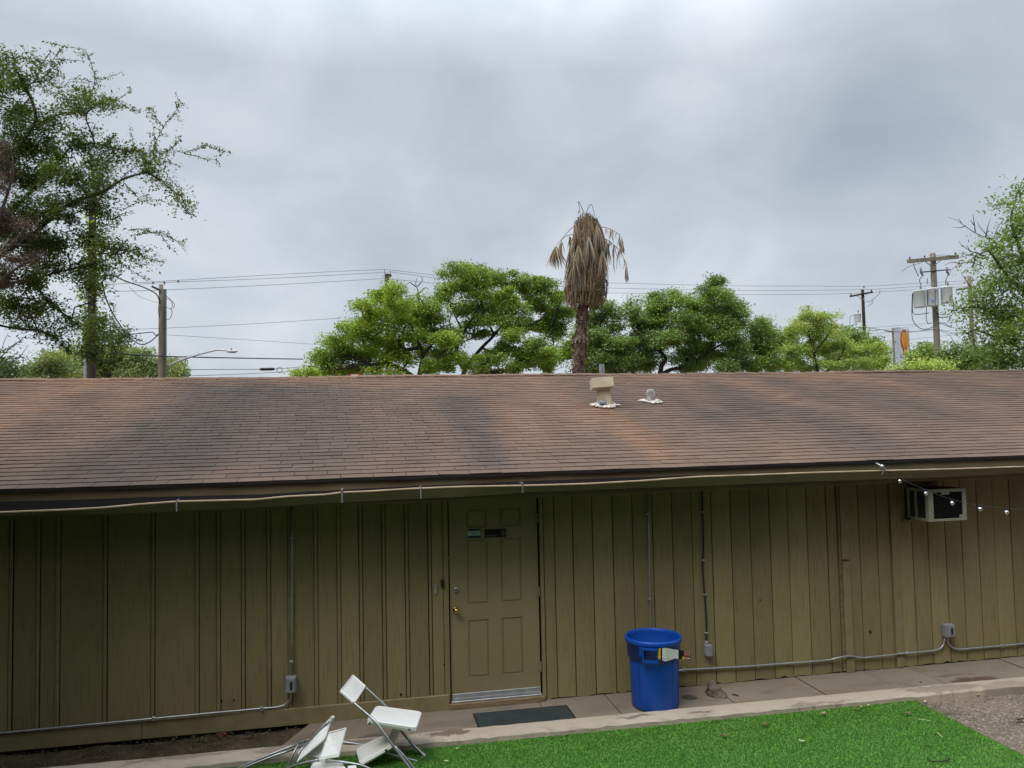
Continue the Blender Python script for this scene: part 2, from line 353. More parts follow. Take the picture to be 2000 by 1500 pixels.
POLED = pm('dark_treated_pole_wood', (0.060, 0.040, 0.036), (0.035, 0.025, 0.022), 3, (6, 6, 0.4), 0.9, 0, 0.01, 12)
TRANSF = pm('pale_transformer_enamel', (0.775, 0.8375, 0.8625), (0.675, 0.7375, 0.7625), 3, (1, 1, 1), 0.45)
PORC = pm('grey_porcelain', (0.20, 0.18, 0.20), None, 6, (1, 1, 1), 0.3)
PALMTR = pm('reddish_palm_boots', (0.273, 0.1898, 0.156), (0.105, 0.0713, 0.06), 7, (1, 1, 1), 0.9, 0, 0.03, 10, 0.65)
def leafm(name, a, b, c_=None, tr=0.27, clump=0.5):
    t = NT(name); t.n.remove(t.b); o = t.n['Material Output']
    c = t.mix(t.geo.outputs['Random Per Island'], a, b)
    if c_: c = t.mix(t.math('MULTIPLY', t.step(t.noise(clump, (1, 1, 1.3), 3, 0.5), 0.42, 0.62), 0.85), c, c_)
    d = t.n.new('ShaderNodeBsdfDiffuse'); t.l.new(c, d.inputs[0])
    tl = t.n.new('ShaderNodeBsdfTranslucent'); t.l.new(t.mix(1.0, c, (1.0, 1.0, 0.55), 'MULTIPLY'), tl.inputs[0])
    g = t.n.new('ShaderNodeBsdfGlossy'); g.inputs['Roughness'].default_value = 0.45; g.inputs[0].default_value = (0.6, 0.65, 0.7, 1)
    m1 = t.n.new('ShaderNodeMixShader'); m1.inputs[0].default_value = tr; t.l.new(d.outputs[0], m1.inputs[1]); t.l.new(tl.outputs[0], m1.inputs[2])
    m2 = t.n.new('ShaderNodeMixShader'); m2.inputs[0].default_value = 0.05; t.l.new(m1.outputs[0], m2.inputs[1]); t.l.new(g.outputs[0], m2.inputs[2])
    t.l.new(m2.outputs[0], o.inputs[0]); return t.m
LEAF_BRIGHT = leafm('bright_spring_leaves', (0.28, 0.4144, 0.0448), (0.4256, 0.56, 0.0672), (0.2128, 0.3248, 0.0504))
LEAF_MID = leafm('mid_green_leaves', (0.168, 0.2576, 0.0504), (0.2688, 0.3808, 0.0672), (0.3584, 0.504, 0.0616))
LEAF_DARK = leafm('dark_oak_leaves', (0.138, 0.228, 0.06), (0.228, 0.336, 0.084), (0.276, 0.408, 0.078))
LEAF_YEL = leafm('yellow_green_leaves', (0.3996, 0.5076, 0.0972), (0.54, 0.6048, 0.1512), (0.3132, 0.4428, 0.0864))
LEAF_NEAR = leafm('waxy_oak_leaves', (0.07901, 0.1158, 0.03159), (0.1369, 0.1895, 0.04739), (0.1895, 0.2527, 0.05265), 0.35, 1.2)
LEAF_BROWN = leafm('dry_brown_leaves', (0.12, 0.090, 0.070), (0.20, 0.15, 0.12), None, 0.2)
LEAF_OLIVE = leafm('olive_shrub_leaves', (0.165, 0.22, 0.0935), (0.253, 0.319, 0.121), (0.341, 0.385, 0.088), 0.35, 0.7)
LEAF_RIGHT = leafm('glossy_ash_leaves', (0.138, 0.23, 0.06325), (0.23, 0.3565, 0.092), (0.2875, 0.414, 0.092), 0.4, 0.8)
FROND = leafm('dry_palm_fronds', (0.1418, 0.0972, 0.0486), (0.405, 0.2903, 0.1553), (0.2565, 0.2093, 0.162), 0.15, 3.0)

# ================================================================== SETTING
g = 900.0
MB().add([(-g,-g,-0.105),(g,-g,-0.105),(g,g,-0.105),(-g,g,-0.105)], [[0,1,2,3]]).build('ground', GRAVEL)
bpy.data.objects['ground']['kind'] = 'structure'
def kerb_out(x): return -0.795 - 0.009*(x+1)
LOWBOUNCE = pm('low_bounce_dark', (0.045, 0.038, 0.028), (0.03, 0.025, 0.018), 2)
MB().add([(-9.5, -9.5, -0.09), (18, -9.5, -0.09), (12, -3.9, -0.09), (5.2, -2.75, -0.09), (-9.5, -2.75, -0.09)], [[0, 1, 2, 3, 4]]).build('unseen_low_bounce_sheet', LOWBOUNCE)['kind'] = 'structure'  # unseen dark sheet, added to cut light bounced up the wall
TX = 5.44                                       # right edge of the turf
mb = MB()
pts = [(-9, kerb_out(-9)+0.05), (TX, kerb_out(TX)+0.05), (TX-0.03, -3.0), (-9, -3.0)]
mb.add([(x, y, -0.072) for x, y in pts], [[3,2,1,0]])
tag(mb.build('turf_base', TURFB), kind='structure')
# turf blades, uncountable
n = 300000
x = rng.uniform(-3.2, TX+0.01, n); y = kerb_out(0) - 0.03 - (rng.random(n)**1.15)*2.1
y = np.minimum(y, -0.80-0.009*(x+1))
x = np.where(x > TX-0.06, x - rng.random(n)*0.05, x)
hh = rng.uniform(0.007, 0.014, n); an = rng.uniform(0, 2*np.pi, n); wv = rng.uniform(0.002, 0.0042, n)
ln = rng.uniform(0.002, 0.018, n); la = rng.uniform(0, 2*np.pi, n) 
b = np.stack([x, y, np.full(n, -0.073)], 1); sd = np.stack([np.cos(an)*wv, np.sin(an)*wv, 0*wv], 1)
tp = b + np.stack([np.cos(la)*ln, np.sin(la)*ln - 0.004, hh], 1)
V = np.stack([b-sd, b+sd, tp], 1).reshape(-1, 3); Fc = np.arange(3*n).reshape(-1, 3)
tag(link('turf', V, Fc, BLADE), 'bright green artificial turf strip in front of the kerb', 'turf', kind='stuff')

def rough_strip(name, x0, x1, yin, yout, ztop, zbot, m, step=0.08, jit=0.006, ends=()):
    mb = MB(); k = int((x1-x0)/step); prev = None
    for i in range(k+1):
        xx = x0+(x1-x0)*i/k; j = lambda: random.uniform(-jit, jit)
        r = [(xx, yin(xx)+j()*0.6, zbot), (xx, yin(xx)+j()*0.6, ztop+j()*0.3), (xx, yin(xx)*0.5+yout(xx)*0.5+j(), ztop+j()*0.5), (xx, yout(xx)+0.022+j(), ztop-0.003+j()*0.5),
             (xx, yout(xx)+j(), ztop-0.022+j()), (xx, yout(xx)-0.004+j(), zbot)]
        n0 = len(mb.v); mb.v += [Vector(q) for q in r]
        if prev is not None:
            for q in range(5): mb.f.append([prev+q, n0+q, n0+q+1, prev+q+1])
        prev = n0
    return mb.build(name, m)
tag(rough_strip('kerb', -9, 15, lambda x: kerb_out(x)+0.2, kerb_out, -0.012, -0.14, KERBM), kind='structure')
# concrete walkway, poured in bays
mb = MB(); js = [-0.64, 0.45, 1.72, 2.43, 3.62, 4.62, 5.45, 6.02, 7.2, 9.0, 11.5, 15]
for i in range(len(js)-1):
    a, b_ = js[i]+0.005, js[i+1]-0.005; z = -0.042+random.uniform(-0.003, 0.003)
    yo = lambda x: kerb_out(x)+0.205
    if i == 0: mb.add([(-0.80,yo(-.8),z-.004),(b_,yo(b_),z),(b_,0.03,z),(-0.52,0.03,z-.004),(-0.86,yo(-.86),-.12),(-0.56,0.03,-.12)], [[0,1,2,3],[0,3,5,4]])
    else: mb.add([(a,yo(a),z),(b_,yo(b_),z),(b_,0.03,z),(a,0.03,z)], [[0,1,2,3]])
for i in range(1, len(js)-1): mb.add([(js[i]-.006,kerb_out(js[i])+.205,-.05),(js[i]+.006,kerb_out(js[i])+.205,-.05),(js[i]+.006,.03,-.05),(js[i]-.006,.03,-.05)], [[0,1,2,3]])
tag(mb.build('walkway', CONC), kind='structure')
# dirt bed at the left
mb = MB(); gx = np.linspace(-9, -0.45, 130); gy = np.linspace(-0.60, 0.06, 14); base = 0
for yy in gy:
    for xx in gx: mb.v.append(Vector((xx, yy, -0.085+0.012*math.sin(xx*7+yy*9)+random.uniform(-.007, .007)-(0.03 if yy > 0.0 else 0))))
for j in range(13):
    for i in range(129):
        a = j*130+i; mb.f.append([a, a+1, a+131, a+130])
tag(mb.build('dirt_bed', SOIL, smooth=True), kind='structure')
# litter and weeds on the dirt bed
n = 5200; x = rng.uniform(-5, -0.55, n); y = rng.uniform(-0.60, -0.02, n)
keep = rng.random(n) < 0.35+0.65*(np.sin(x*3.1)*0.5+0.5)*(x < -1.2)
x = x[keep]; y = y[keep]; n = len(x)
c = np.stack([x, y, np.full(n, -0.072)+rng.uniform(0, 0.018, n)], 1); an = rng.uniform(0, 6.28, n); L = rng.uniform(.004, .018, n); W = L*rng.uniform(.25, .6, n)
t1 = np.stack([np.cos(an), np.sin(an), rng.uniform(-.4, .8, n)], 1)*L[:, None]; t2 = np.stack([-np.sin(an), np.cos(an), rng.uniform(-.4, .4, n)], 1)*W[:, None]
V = np.stack([c-t1, c+t2, c+t1, c-t2], 1).reshape(-1, 3)
LITTER = leafm('litter_and_weed_leaves', (0.05, 0.075, 0.018), (0.14, 0.11, 0.06), (0.07, 0.05, 0.03), 0.2, 2.0)
tag(link('weeds', V, np.arange(4*n).reshape(-1, 4), LITTER), 'small weeds and leaf litter on the dirt strip under the left wall', 'weeds', kind='stuff')

# unseen building behind the camera and added left wing, sized to shade the wall
OPP = pm('low_bounce_siding', (0.05, 0.04, 0.024), (0.04, 0.032, 0.02), 2, (4, 4, 0.4), 0.7, 0, 0.004, 12)  # kept dark so that little light bounces onto the wall
mb = MB()
mb.box((-16, -15, -0.1), (16, -9.6, 6.0)); mb.box((-16.4, -15.4, 6.01), (16.4, -8.5, 6.2)); mb.box((-16, -9.59, 0.95), (16, -7.35, 1.12))
mb.box((-16, -7.42, 1.9), (-1.5, -7.36, 1.98))
for xx in (-12, -8, -4.5, 4.5, 8, 12): mb.box((xx-.06, -8.8, -0.1), (xx+.06, -8.68, 6.0))
mb.box((-12, -9.5, -0.1), (-4.5, -1.1, 6.2)); mb.box((-12.3, -9.2, 6.21), (-4.2, -0.85, 6.4))  # invented wing that darkens the left end of the wall
tag(mb.build('unseen_shade_building', OPP), kind='structure')

# ================================================================== THE WOODEN BUILDING
X0, X1, YB = -10.5, 20.0, 9.15
B = thing('wooden_building', 'long low olive wooden building with a stained brown shingle roof and one door', 'building', (0, 0, 0))
DX0, DX1 = 0.822, 1.772                         # door opening
wall = MB()
wall.box((X0, 0.02, -0.06), (DX0, 0.14, 2.30)); wall.box((DX1, 0.02, -0.06), (X1, 0.14, 2.30)); wall.box((DX0, 0.021, 2.06), (DX1, 0.14, 2.30))
wall.box((X0, 0.14, -0.06), (X0+0.12, YB, 2.3)); wall.box((X1-0.12, 0.14, -0.06), (X1, YB, 2.3)); wall.box((X0+.12, YB-.12, -0.06), (X1-.12, YB, 2.3))
wo_ = wall.build('wall', BACKING, B)
# left: boards with narrow battens; right: grooved boards
left = [-3.185,-2.959,-2.791,-2.388,-1.973,-1.58,-1.386,-1.161,-.924,-.728,-.481,-.261,-.048,.177,.405,.635]
xx = -3.4
while xx > X0+0.2: left.insert(0, xx); xx -= random.choice((0.2, 0.2, 0.4, 0.41))
sid = MB()
ed = [X0]+left+[DX0-0.055]
for i in range(len(ed)-1):
    a, b_ = ed[i]+0.021, ed[i+1]-(0.021 if i < len(ed)-2 else 0.0005); yo = random.uniform(-.002, .002)
    sid.bbox((a, yo, 0.06), (b_, 0.0195, 2.13), 0.003)
sid.build('siding_boards', SIDING, wo_)
bat = MB()
for xb in left:
    wd = random.choice((0.026, 0.03, 0.034))
    bat.bbox((xb-wd/2, -0.012+random.uniform(-.002, .002), 0.11+random.uniform(-.012, .002)), (xb+wd/2, -0.0025, 2.03), 0.003)
    bat.box((xb-.004, -.0024, .112), (xb+.004, .0198, 2.03))
bat.build('batten_strips', TRIM, wo_)
right = [1.934,2.132,2.348,2.572,2.793,3.016,3.241,3.463,3.693,3.919,4.148,4.379,4.6,4.83,5.074,5.20,5.474,5.699,5.862,6.15,6.355,6.582,6.798,7.016,7.236,7.465]
xx = right[-1]
while xx < X1-0.3: xx += 0.223; right.append(xx)
sid = MB(); ed = [DX1+0.045]+right
for i in range(len(ed)-1):
    gp = random.choice((0.004, 0.005, 0.006)); a, b_ = ed[i]+gp, ed[i+1]-gp; yo = random.uniform(-.0035, .003)
    k = max(2, int((b_-a)/0.05)); zb = [-0.030+random.uniform(-.012, .006) for _ in range(k+1)]
    if random.random() < 0.4: zb[random.randrange(k+1)] += 0.012
    vs = []; 
    for q in range(k+1):
        xq = a+(b_-a)*q/k; ins = 0.004 if q in (0, k) else 0
        vs += [(xq, yo+ins, zb[q]), (xq, yo+ins, 2.13), (xq, 0.0195, zb[q]), (xq, 0.0195, 2.13)]
    fs = []
    for q in range(k): o = q*4; fs += [[o, o+4, o+5, o+1], [o, o+2, o+6, o+4]]
    fs += [[0, 1, 3, 2], [k*4, k*4+2, k*4+3, k*4+1]]
    sid.add(vs, fs)
sid.build('siding_boards', SIDING, wo_)
for a, b_, zt, yo in ((5.232, 5.325, 1.18, -.030), (5.232, 5.325, 2.03, -.024), (5.866, 5.957, 2.03, -.022), (10.3, 10.39, 2.03, -.02)):
    z0 = -0.035 if zt > 2 and a != 5.232 else (-0.04 if zt < 2 else 1.205)
    MB().bbox((a, yo, z0), (b_, -0.004, zt), 0.004).build('trim_board', TRIM, wo_)
MB().bbox((5.205, -.012, -.02), (5.229, 0.0, 2.03), 0.003).build('trim_board', SCUFF, wo_)
MB().bbox((6.02, -0.03, 1.585), (6.62, -0.004, 1.632), 0.004).build('ledger_board', TRIM, wo_)
MB().bbox((X0, -0.026, 2.03), (X1, -0.006, 2.135), 0.004).build('frieze_board', TRIM, wo_)
mb = MB(); cuts = [X0, -5.4, -2.06, DX0-0.012]
for i in range(3): mb.bbox((cuts[i]+.002, -0.034, -0.052), (cuts[i+1]-.002, -0.004, 0.108), 0.005)
mb.build('skirting_board', TRIM, wo_)

KNOT = pm('dark_knot_hole', (0.012, 0.009, 0.006), None, 20)
for px, py, rr_ in ((430, 1370, .020), (457, 1368, .009), (1019, 1072, 0) , (703, 1073, .012), (1700, 1234, .016), (868, 1298, .012), (783, 1357, .012), (1485, 1172, .008), (527, 1343, .010), (1648, 1160, .014), (310, 1391, .006)):
    if not rr_: continue
    q = onY(px, py, -.0045); n_ = 11; a0 = random.uniform(0, 6)
    ring = [(q.x+rr_*random.uniform(.5, 1.15)*math.cos(a0+i*6.283/n_), -.0045, q.z+rr_*random.uniform(.6, 1.6)*math.sin(a0+i*6.283/n_)) for i in range(n_)]
    MB().add(ring+[(x_, .004, z_) for x_, _, z_ in ring], [list(range(n_))]+[[i, (i+1) % n_, (i+1) % n_+n_, i+n_] for i in range(n_)]).build('knot_hole', KNOT, wo_)
nb_ = []
for x_ in [a_+.03 for a_ in right[:30]]+[a_+.17 for a_ in right[:30]]+[a_+.05 for a_ in left[-18:]]:
    for z_ in (.16, .62, 1.18, 1.74):
        if random.random() < .8: nb_.append((x_+random.uniform(-.01, .01), z_+random.uniform(-.02, .02)))
mb = MB()
for x_, z_ in nb_: mb.disc((x_, -.0042, z_), .0035, (0, -1, 0), 6)
tag(mb.build('nail_heads', pm('rusty_nail', (0.05, 0.035, 0.022), None, 20), wo_), kind='stuff')

# ---- door
D = MB(); y0 = 0.012
D.bbox((0.836, y0+0.012, 0.045), (1.756, y0+0.05, 2.055), 0.003)
pan = []
for (px0, px1, py0, py1) in ((913, 951, 995, 1030), (977, 1017, 993, 1027), (914, 954, 1054, 1178), (978, 1020, 1051, 1175), (914, 957, 1212, 1320), (980, 1023, 1208, 1314)):
    q0 = onY(px0, py0, 0.01); q1 = onY(px1, py1, 0.01); pan.append((q0.x, q1.x, q1.z, q0.z))
xs = [0.836, pan[0][0], pan[0][1], pan[1][0], pan[1][1], 1.756]
pl = [(min(p[0] for p in pan[::2]), max(p[1] for p in pan[::2])), (min(p[0] for p in pan[1::2]), max(p[1] for p in pan[1::2]))]
zr = [(pan[0][2], pan[0][3]), (pan[2][2], pan[2][3]), (pan[4][2], pan[4][3])]
fy0, fy1 = y0+0.004, y0+0.0118
D.box((0.8365, fy0, 0.0455), (pl[0][0], fy1, 2.0545)); D.box((pl[0][1], fy0, 0.0455), (pl[1][0], fy1, 2.0545)); D.box((pl[1][1], fy0, 0.0455), (1.7555, fy1, 2.0545))
for a, b_ in pl:
    zs = [0.0455]+[z for q in reversed(zr) for z in q]+[2.0545]
    for i in range(0, 8, 2): D.box((a, fy0, zs[i]), (b_, fy1, zs[i+1]))
    for z0, z1 in zr: D.bbox((a+0.016, fy0+0.0015, z0+0.016), (b_-0.016, fy1+.0001, z1-0.016), 0.006)
door = D.build('door', DOORP, B)
M_y = Matrix(((1, 0, 0), (0, 0, -1), (0, 1, 0)))    # local z -> -y
k = onY(891, 1192, 0)
kn = MB(); kn.lathe([(0.0, 0.07), (0.018, 0.068), (0.027, 0.056), (0.028, 0.045), (0.02, 0.034), (0.012, 0.028), (0.012, 0.01), (0.031, 0.008), (0.033, 0.0)], (0.893, y0, k.z), 20, M_y)
kn.build('handle', BRASS, door, True)
k2 = onY(892, 1152, 0)
MB().lathe([(0, 0.018), (0.02, 0.018), (0.026, 0.012), (0.028, 0)], (0.897, y0, k2.z), 18, M_y).build('deadbolt', STEEL, door, True)
MB().lathe([(0, 0.0215), (0.008, 0.021), (0.011, 0.0182)], (0.897, y0, k2.z), 10, M_y).build('keyhole', BLACK, door)
mb = MB(); mb.bbox((0.842, y0-0.012, 0.04), (1.752, y0-0.001, 0.098), 0.003); mb.bbox((0.842, y0-0.016, 0.036), (1.752, y0-0.0125, 0.055), 0.001)
mb.build('door_sweep', ALU, door)
for z in (0.30, 1.06, 1.82):
    mb = MB(); mb.tube([(1.762, y0-0.006, z-.05), (1.762, y0-0.006, z+.05)], 0.008, 8); mb.box((1.738, y0-0.003, z-.045), (1.761, y0-0.0005, z+.045)); mb.build('hinge', TRIM, door)
mb = MB()
mb.bbox((0.770, -0.012, 0.03), (0.822, 0.10, 2.10), 0.003); mb.bbox((1.776, -0.010, -0.03), (1.812, 0.10, 2.10), 0.003); mb.bbox((0.8225, -0.010, 2.064), (1.7755, 0.10, 2.10), 0.003)
mb.build('door_frame', TRIM, B)
MB().bbox((0.805, -0.045, -0.045), (1.79, 0.11, 0.012), 0.006).build('threshold', SCUFF, B)
mb = MB(); mb.bbox((0.83, -0.02, 0.0125), (1.765, 0.10, 0.032), 0.004); mb.build('threshold_plate', ALU, B)

# ---- roof: courses of three-tab shingles, each tab of real thickness
def make_roof_mat():
    t = NT('stained_brown_shingles'); sp = t.n.new('ShaderNodeSeparateXYZ'); t.l.new(t.geo.outputs['Position'], sp.inputs[0])
    X, Y = sp.outputs[0], sp.outputs[1]
    Xw = t.math('ADD', X, t.math('MULTIPLY', t.math('SUBTRACT', t.noise(0.9, (1, 0.45, 0), 4, 0.6), 0.5), 1.0))
    Yw = t.math('ADD', Y, t.math('MULTIPLY', t.math('SUBTRACT', t.noise(0.8, (1, 1, 0), 4, 0.6, 0, (5, 9, 0)), 0.5), 1.6))
    c = t.mix(t.step(t.noise(0.55, (1, 0.4, 0), 5, 0.6, 0, (2, 0, 0)), 0.32, 0.68), (0.1399, 0.09339, 0.06771), (0.1591, 0.102, 0.07179))
    def band(x0, wd, ya, yb, amt, soft=0.8):
        e_ = t.math('DIVIDE', t.math('SUBTRACT', Xw, x0), wd); ex = t.math('POWER', 2.718, t.math('MULTIPLY', t.math('MULTIPLY', e_, e_), -1.0))
        m_ = t.math('MULTIPLY', t.step(Yw, ya-soft, ya+soft*0.3), t.math('SUBTRACT', 1.0, t.step(Yw, yb-soft*0.3, yb+soft)))
        return t.math('MULTIPLY', t.math('MULTIPLY', ex, m_), amt)
    # rust-coloured areas
    orange = None
    for (px, py, wd, ya, yb, am) in ((40, 800, 1.2, 0.6, 4.6, .55), (1215, 830, .24, 0.1, 2.1, 1.4), (1090, 780, .5, 1.2, 4.6, .55), (1330, 760, .9, 2.6, 4.8, .35), (1700, 745, 2.6, 3.2, 5.0, .5),
                                 (700, 745, 4.0, 4.1, 5.0, .5), (250, 760, 1.3, 2.6, 4.8, .45), (1530, 770, .45, 2.4, 4.2, .5), (1030, 840, .35, .8, 2.6, .4), (1820, 780, .25, 1.8, 3.2, .4)):
        q = onRoof(px, py); m_ = band(q.x, wd, ya, yb, am); orange = m_ if orange is None else t.math('MAXIMUM', orange, m_)
    c = t.mix(t.math('MULTIPLY', orange, 0.60, None, True), c, (0.285, 0.150, 0.082))
    dark = None
    for (px, py, wd, ya, yb, am) in ((430, 810, 1.05, 0.2, 3.9, .95), (285, 880, .62, -.6, 2.3, .85), (610, 820, .8, -.2, 3.7, .6), (95, 830, .42, 1.0, 3.4, .55), (930, 850, .34, -.2, 2.9, .75), (790, 850, .4, -.4, 2.4, .35),
                                 (1345, 790, .45, 1.1, 3.6, .6), (1480, 800, .55, 1.6, 3.4, .75), (1590, 770, .6, 2.4, 4.0, .6), (1660, 850, .55, -.2, 2.2, .6), (1760, 790, .8, 1.2, 3.6, .55), (1930, 770, 1.0, 2.6, 4.3, .6),
                                 (1190, 775, .6, 2.2, 3.6, .55), (1250, 850, .25, .3, 2.0, .4), (-250, 820, .8, .5, 4, .7), (2400, 800, 1.5, 0, 4, .6)):
        q = onRoof(px, py); m_ = band(q.x, wd, ya, yb, am); dark = m_ if dark is None else t.math('MAXIMUM', dark, m_)
    dark = t.math('MULTIPLY', dark, t.math('ADD', 0.40, t.math('MULTIPLY', t.noise(2.2, (1.3, 0.45, 0), 7, 0.7), 1.1)))
    c = t.mix(t.math('MULTIPLY', t.math('MINIMUM', dark, 1.0), 0.93), c, (0.060, 0.051, 0.047))
    c = t.value(c, t.math('ADD', t.math('MULTIPLY', t.geo.outputs['Random Per Island'], 0.22), 0.89))
    c = t.value(c, t.math('ADD', t.math('MULTIPLY', t.noise(260, (1, 1, 1), 2), 0.5), 0.76))
    t.base(c); t.bump(t.noise(160, (1, 1, 1), 3), 0.004); return t.fin(0.9, 0, 0.25)
ROOFM = make_roof_mat()
cs = 1/math.sqrt(1+SLOPE**2); sl = Vector((0, cs, SLOPE*cs)); nr = Vector((0, -SLOPE*cs, cs)); E0 = Vector((0, EAVE_Y, EAVE_Z))
under = MB()
under.add([E0+sl*0.01+Vector((X0-.4, 0, -.02)), E0+sl*0.01+Vector((X1+.4, 0, -.02)), Vector((X1+.4, RIDGE_Y, 3.585)), Vector((X0-.4, RIDGE_Y, 3.585)),
           Vector((X1+.4, 9.7, 2.305)), Vector((X0-.4, 9.7, 2.305))], [[0, 1, 2, 3], [3, 2, 4, 5]])
roof = under.build('roof', ROOFM, B)
TAB, EXP = 0.305, 0.1295
rows = int(((RIDGE_Y-EAVE_Y)/cs-0.04)/EXP); sh = MB()
V = []; Fq = []
for r in range(rows+1):
    s0 = r*EXP; s1 = min(s0+EXP+0.02, (RIDGE_Y-EAVE_Y)/cs); off = (r % 2)*TAB*0.5 + (r*0.021) % 0.06 + random.uniform(-.012, .012)
    x = X0-0.4+off-TAB; dyrow = random.uniform(-.004, .004)
    while x < X1+0.4:
        a = x+0.0024; b_ = x+TAB-0.0024; x += TAB
        lo = s0+dyrow+random.gauss(0, .0025) + (0.006*math.sin(x*1.3)); lo2 = lo+random.gauss(0, .0015)
        h0 = 0.0082+abs(random.gauss(0, .0012)); h1 = 0.0045
        c0 = random.gauss(0, .0012)
        v = []
        for (xx, ss, hh_) in ((a, lo, h0+c0), (b_, lo2, h0-c0), (b_, s1, h1-.003), (a, s1, h1-.003)):
            v.append(E0+sl*ss+nr*hh_+Vector((xx, 0, 0)))
        for (xx, ss, hh_) in ((a, lo+.001, h0-.007), (b_, lo2+.001, h0-.007)):
            v.append(E0+sl*ss+nr*hh_+Vector((xx, 0, 0)))
        n0 = len(sh.v); sh.v += v; sh.f += [[n0, n0+1, n0+2, n0+3], [n0+4, n0+5, n0+1, n0], [n0, n0+3, n0+4], [n0+1, n0+5, n0+2]]
sh.build('shingles', ROOFM, roof)
cap = MB(); x = X0-0.4
while x < X1+0.4:                               # ridge caps lapping one another
    h = 3.606+random.uniform(-.003, .005)+.007*math.sin(x*.8)+.005*math.sin(x*2.1+1); a, b_ = x, x+0.175; d_ = 0.14
    cap.add([(a, RIDGE_Y-d_, h-d_*SLOPE+.012), (b_, RIDGE_Y-d_, h-d_*SLOPE+.006), (b_, RIDGE_Y, h+.006), (a, RIDGE_Y, h+.012), (a, RIDGE_Y+d_, h-d_*SLOPE+.012), (b_, RIDGE_Y+d_, h-d_*SLOPE+.006),
             (a, RIDGE_Y-d_, h-d_*SLOPE+.002), (b_, RIDGE_Y-d_, h-d_*SLOPE-.004)], [[0, 1, 2, 3], [3, 2, 5, 4], [6, 7, 1, 0], [6, 0, 3], [1, 7, 2]])
    x += 0.15
cap.build('ridge_cap', ROOFM, roof)
# drip edge, fascia, soffit
mb = MB(); k = 150; prev = None
for i in range(k+1):
    xx = X0-.4+(X1-X0+.8)*i/k; z = EAVE_Z+random.uniform(-.004, .003)
    n0 = len(mb.v); mb.v += [Vector((xx, EAVE_Y-.004, z+.0005)), Vector((xx, EAVE_Y-.002, z-.022+random.uniform(-.005, .003))), Vector((xx, EAVE_Y+.024, z-.026))]
    if prev is not None: mb.f += [[prev, n0, n0+1, prev+1], [prev+1, n0+1, n0+2, prev+2]]
    prev = n0
mb.build('drip_edge', pm('dark_drip_edge', (0.035, 0.028, 0.024), None, 5), roof)
MB().bbox((X0-.4, -0.477, 2.09), (X1+.4, -0.452, 2.312), 0.003).build('fascia', pm('dark_worn_fascia', (0.20, 0.155, 0.085), (0.14, 0.105, 0.058), 3, (0.6, 2, 2), 0.7), B)
MB().box((X0-.4, -0.451, 2.137), (X1+.4, -0.0265, 2.15)).build('soffit', TRIM, B)
for gx_ in (X0-.4, X1+.38):
    MB().add([(gx_, -.45, 2.15), (gx_, RIDGE_Y, 3.58), (gx_, 9.65, 2.3), (gx_, 9.65, 2.0), (gx_, -.45, 2.0)], [[0, 1, 2, 3, 4]]).build('gable', TRIM, B)
# gutter: sagging and leaning, its front lip lower at the left
GL = [(-420,1024,1034,1000),(0,1001,1009,979),(125,996,1005,976),(200,992,1004,973.5),(275,985,1001,970),(345,980,998.5,968.5),(420,978,995,967),(500,976,991,965),(560,970,987.5,962),(600,968,985,959),(640,966,983,957.5),(665,962,982,956),
      (720,960,979,953),(800,955,975,949),(900,951,971,944.5),(1050,948,960.5,938),(1150,945,957,934.5),(1250,939.5,953,931),(1370,931,949.5,927),(1450,928.5,946,925),(1600,923,940,919.5),(1725,919.5,936,916),(1850,916.5,932,912.5),(2000,911.5,924,907.5),(2300,905,915,899)]
rows_ = []
for px, pl_, pb_, ps_ in GL:
    a = onY(px, pl_, -0.60); bq = onY(px, pb_, -0.552); s_ = onY(px, ps_, -0.484); rows_.append((a.x, a.z, bq.z, s_.z))
rows_.insert(0, (X0-.4, rows_[0][1]-.02, rows_[0][2]-.02, rows_[0][3])); rows_.append((X1+.4, rows_[-1][1], rows_[-1][2], rows_[-1][3]))
xs_ = np.linspace(X0-.38, X1+.38, 420); A = np.array(rows_)
lip = np.interp(xs_, A[:, 0], A[:, 1]); bot = np.interp(xs_, A[:, 0], A[:, 2]); stp = np.interp(xs_, A[:, 0], A[:, 3])
def sweep(prof, m, name, parent, closed=False):
    mb = MB(); prev = None
    for i in range(len(xs_)):
        pr = prof(i); n0 = len(mb.v); mb.v += [Vector((xs_[i], y_, z_)) for y_, z_ in pr]; kk = len(pr)
        if prev is not None:
            for q in range(kk if closed else kk-1): mb.f.append([prev+q, n0+q, n0+(q+1) % kk, prev+(q+1) % kk])
        prev = n0
    return mb.build(name, m, parent)
wob = lambda i, a=.0025: a*math.sin(xs_[i]*3.1)+a*.7*math.sin(xs_[i]*8.3+1)
gut = sweep(lambda i: [(-0.597+wob(i), lip[i]-.005), (-0.588+wob(i), (lip[i]*.7+bot[i]*.3)), (-0.556, bot[i]+.010), (-0.550, bot[i]), (-0.488, bot[i]-.004), (-0.4855, bot[i]+.001), (-0.549, bot[i]+.003), (-0.592+wob(i), lip[i]-.006)], GUTM, 'gutter', B, True)
sweep(lambda i: [(-0.4835, stp[i]-.004), (-0.4825, bot[i]-.002)], GUTIN, 'gutter_back', gut)
sweep(lambda i: [(-0.5462, bot[i]+.006), (-0.486, bot[i]+.007)], GUTIN, 'gutter_bed', gut)
sweep(lambda i: [(-0.602+wob(i), lip[i]-.004), (-0.602+wob(i), lip[i]+.006), (-0.594+wob(i), lip[i]+.009), (-0.584+wob(i), lip[i]+.006), (-0.586+wob(i), lip[i]-.004)], GUTLIP, 'gutter_lip', gut, True)
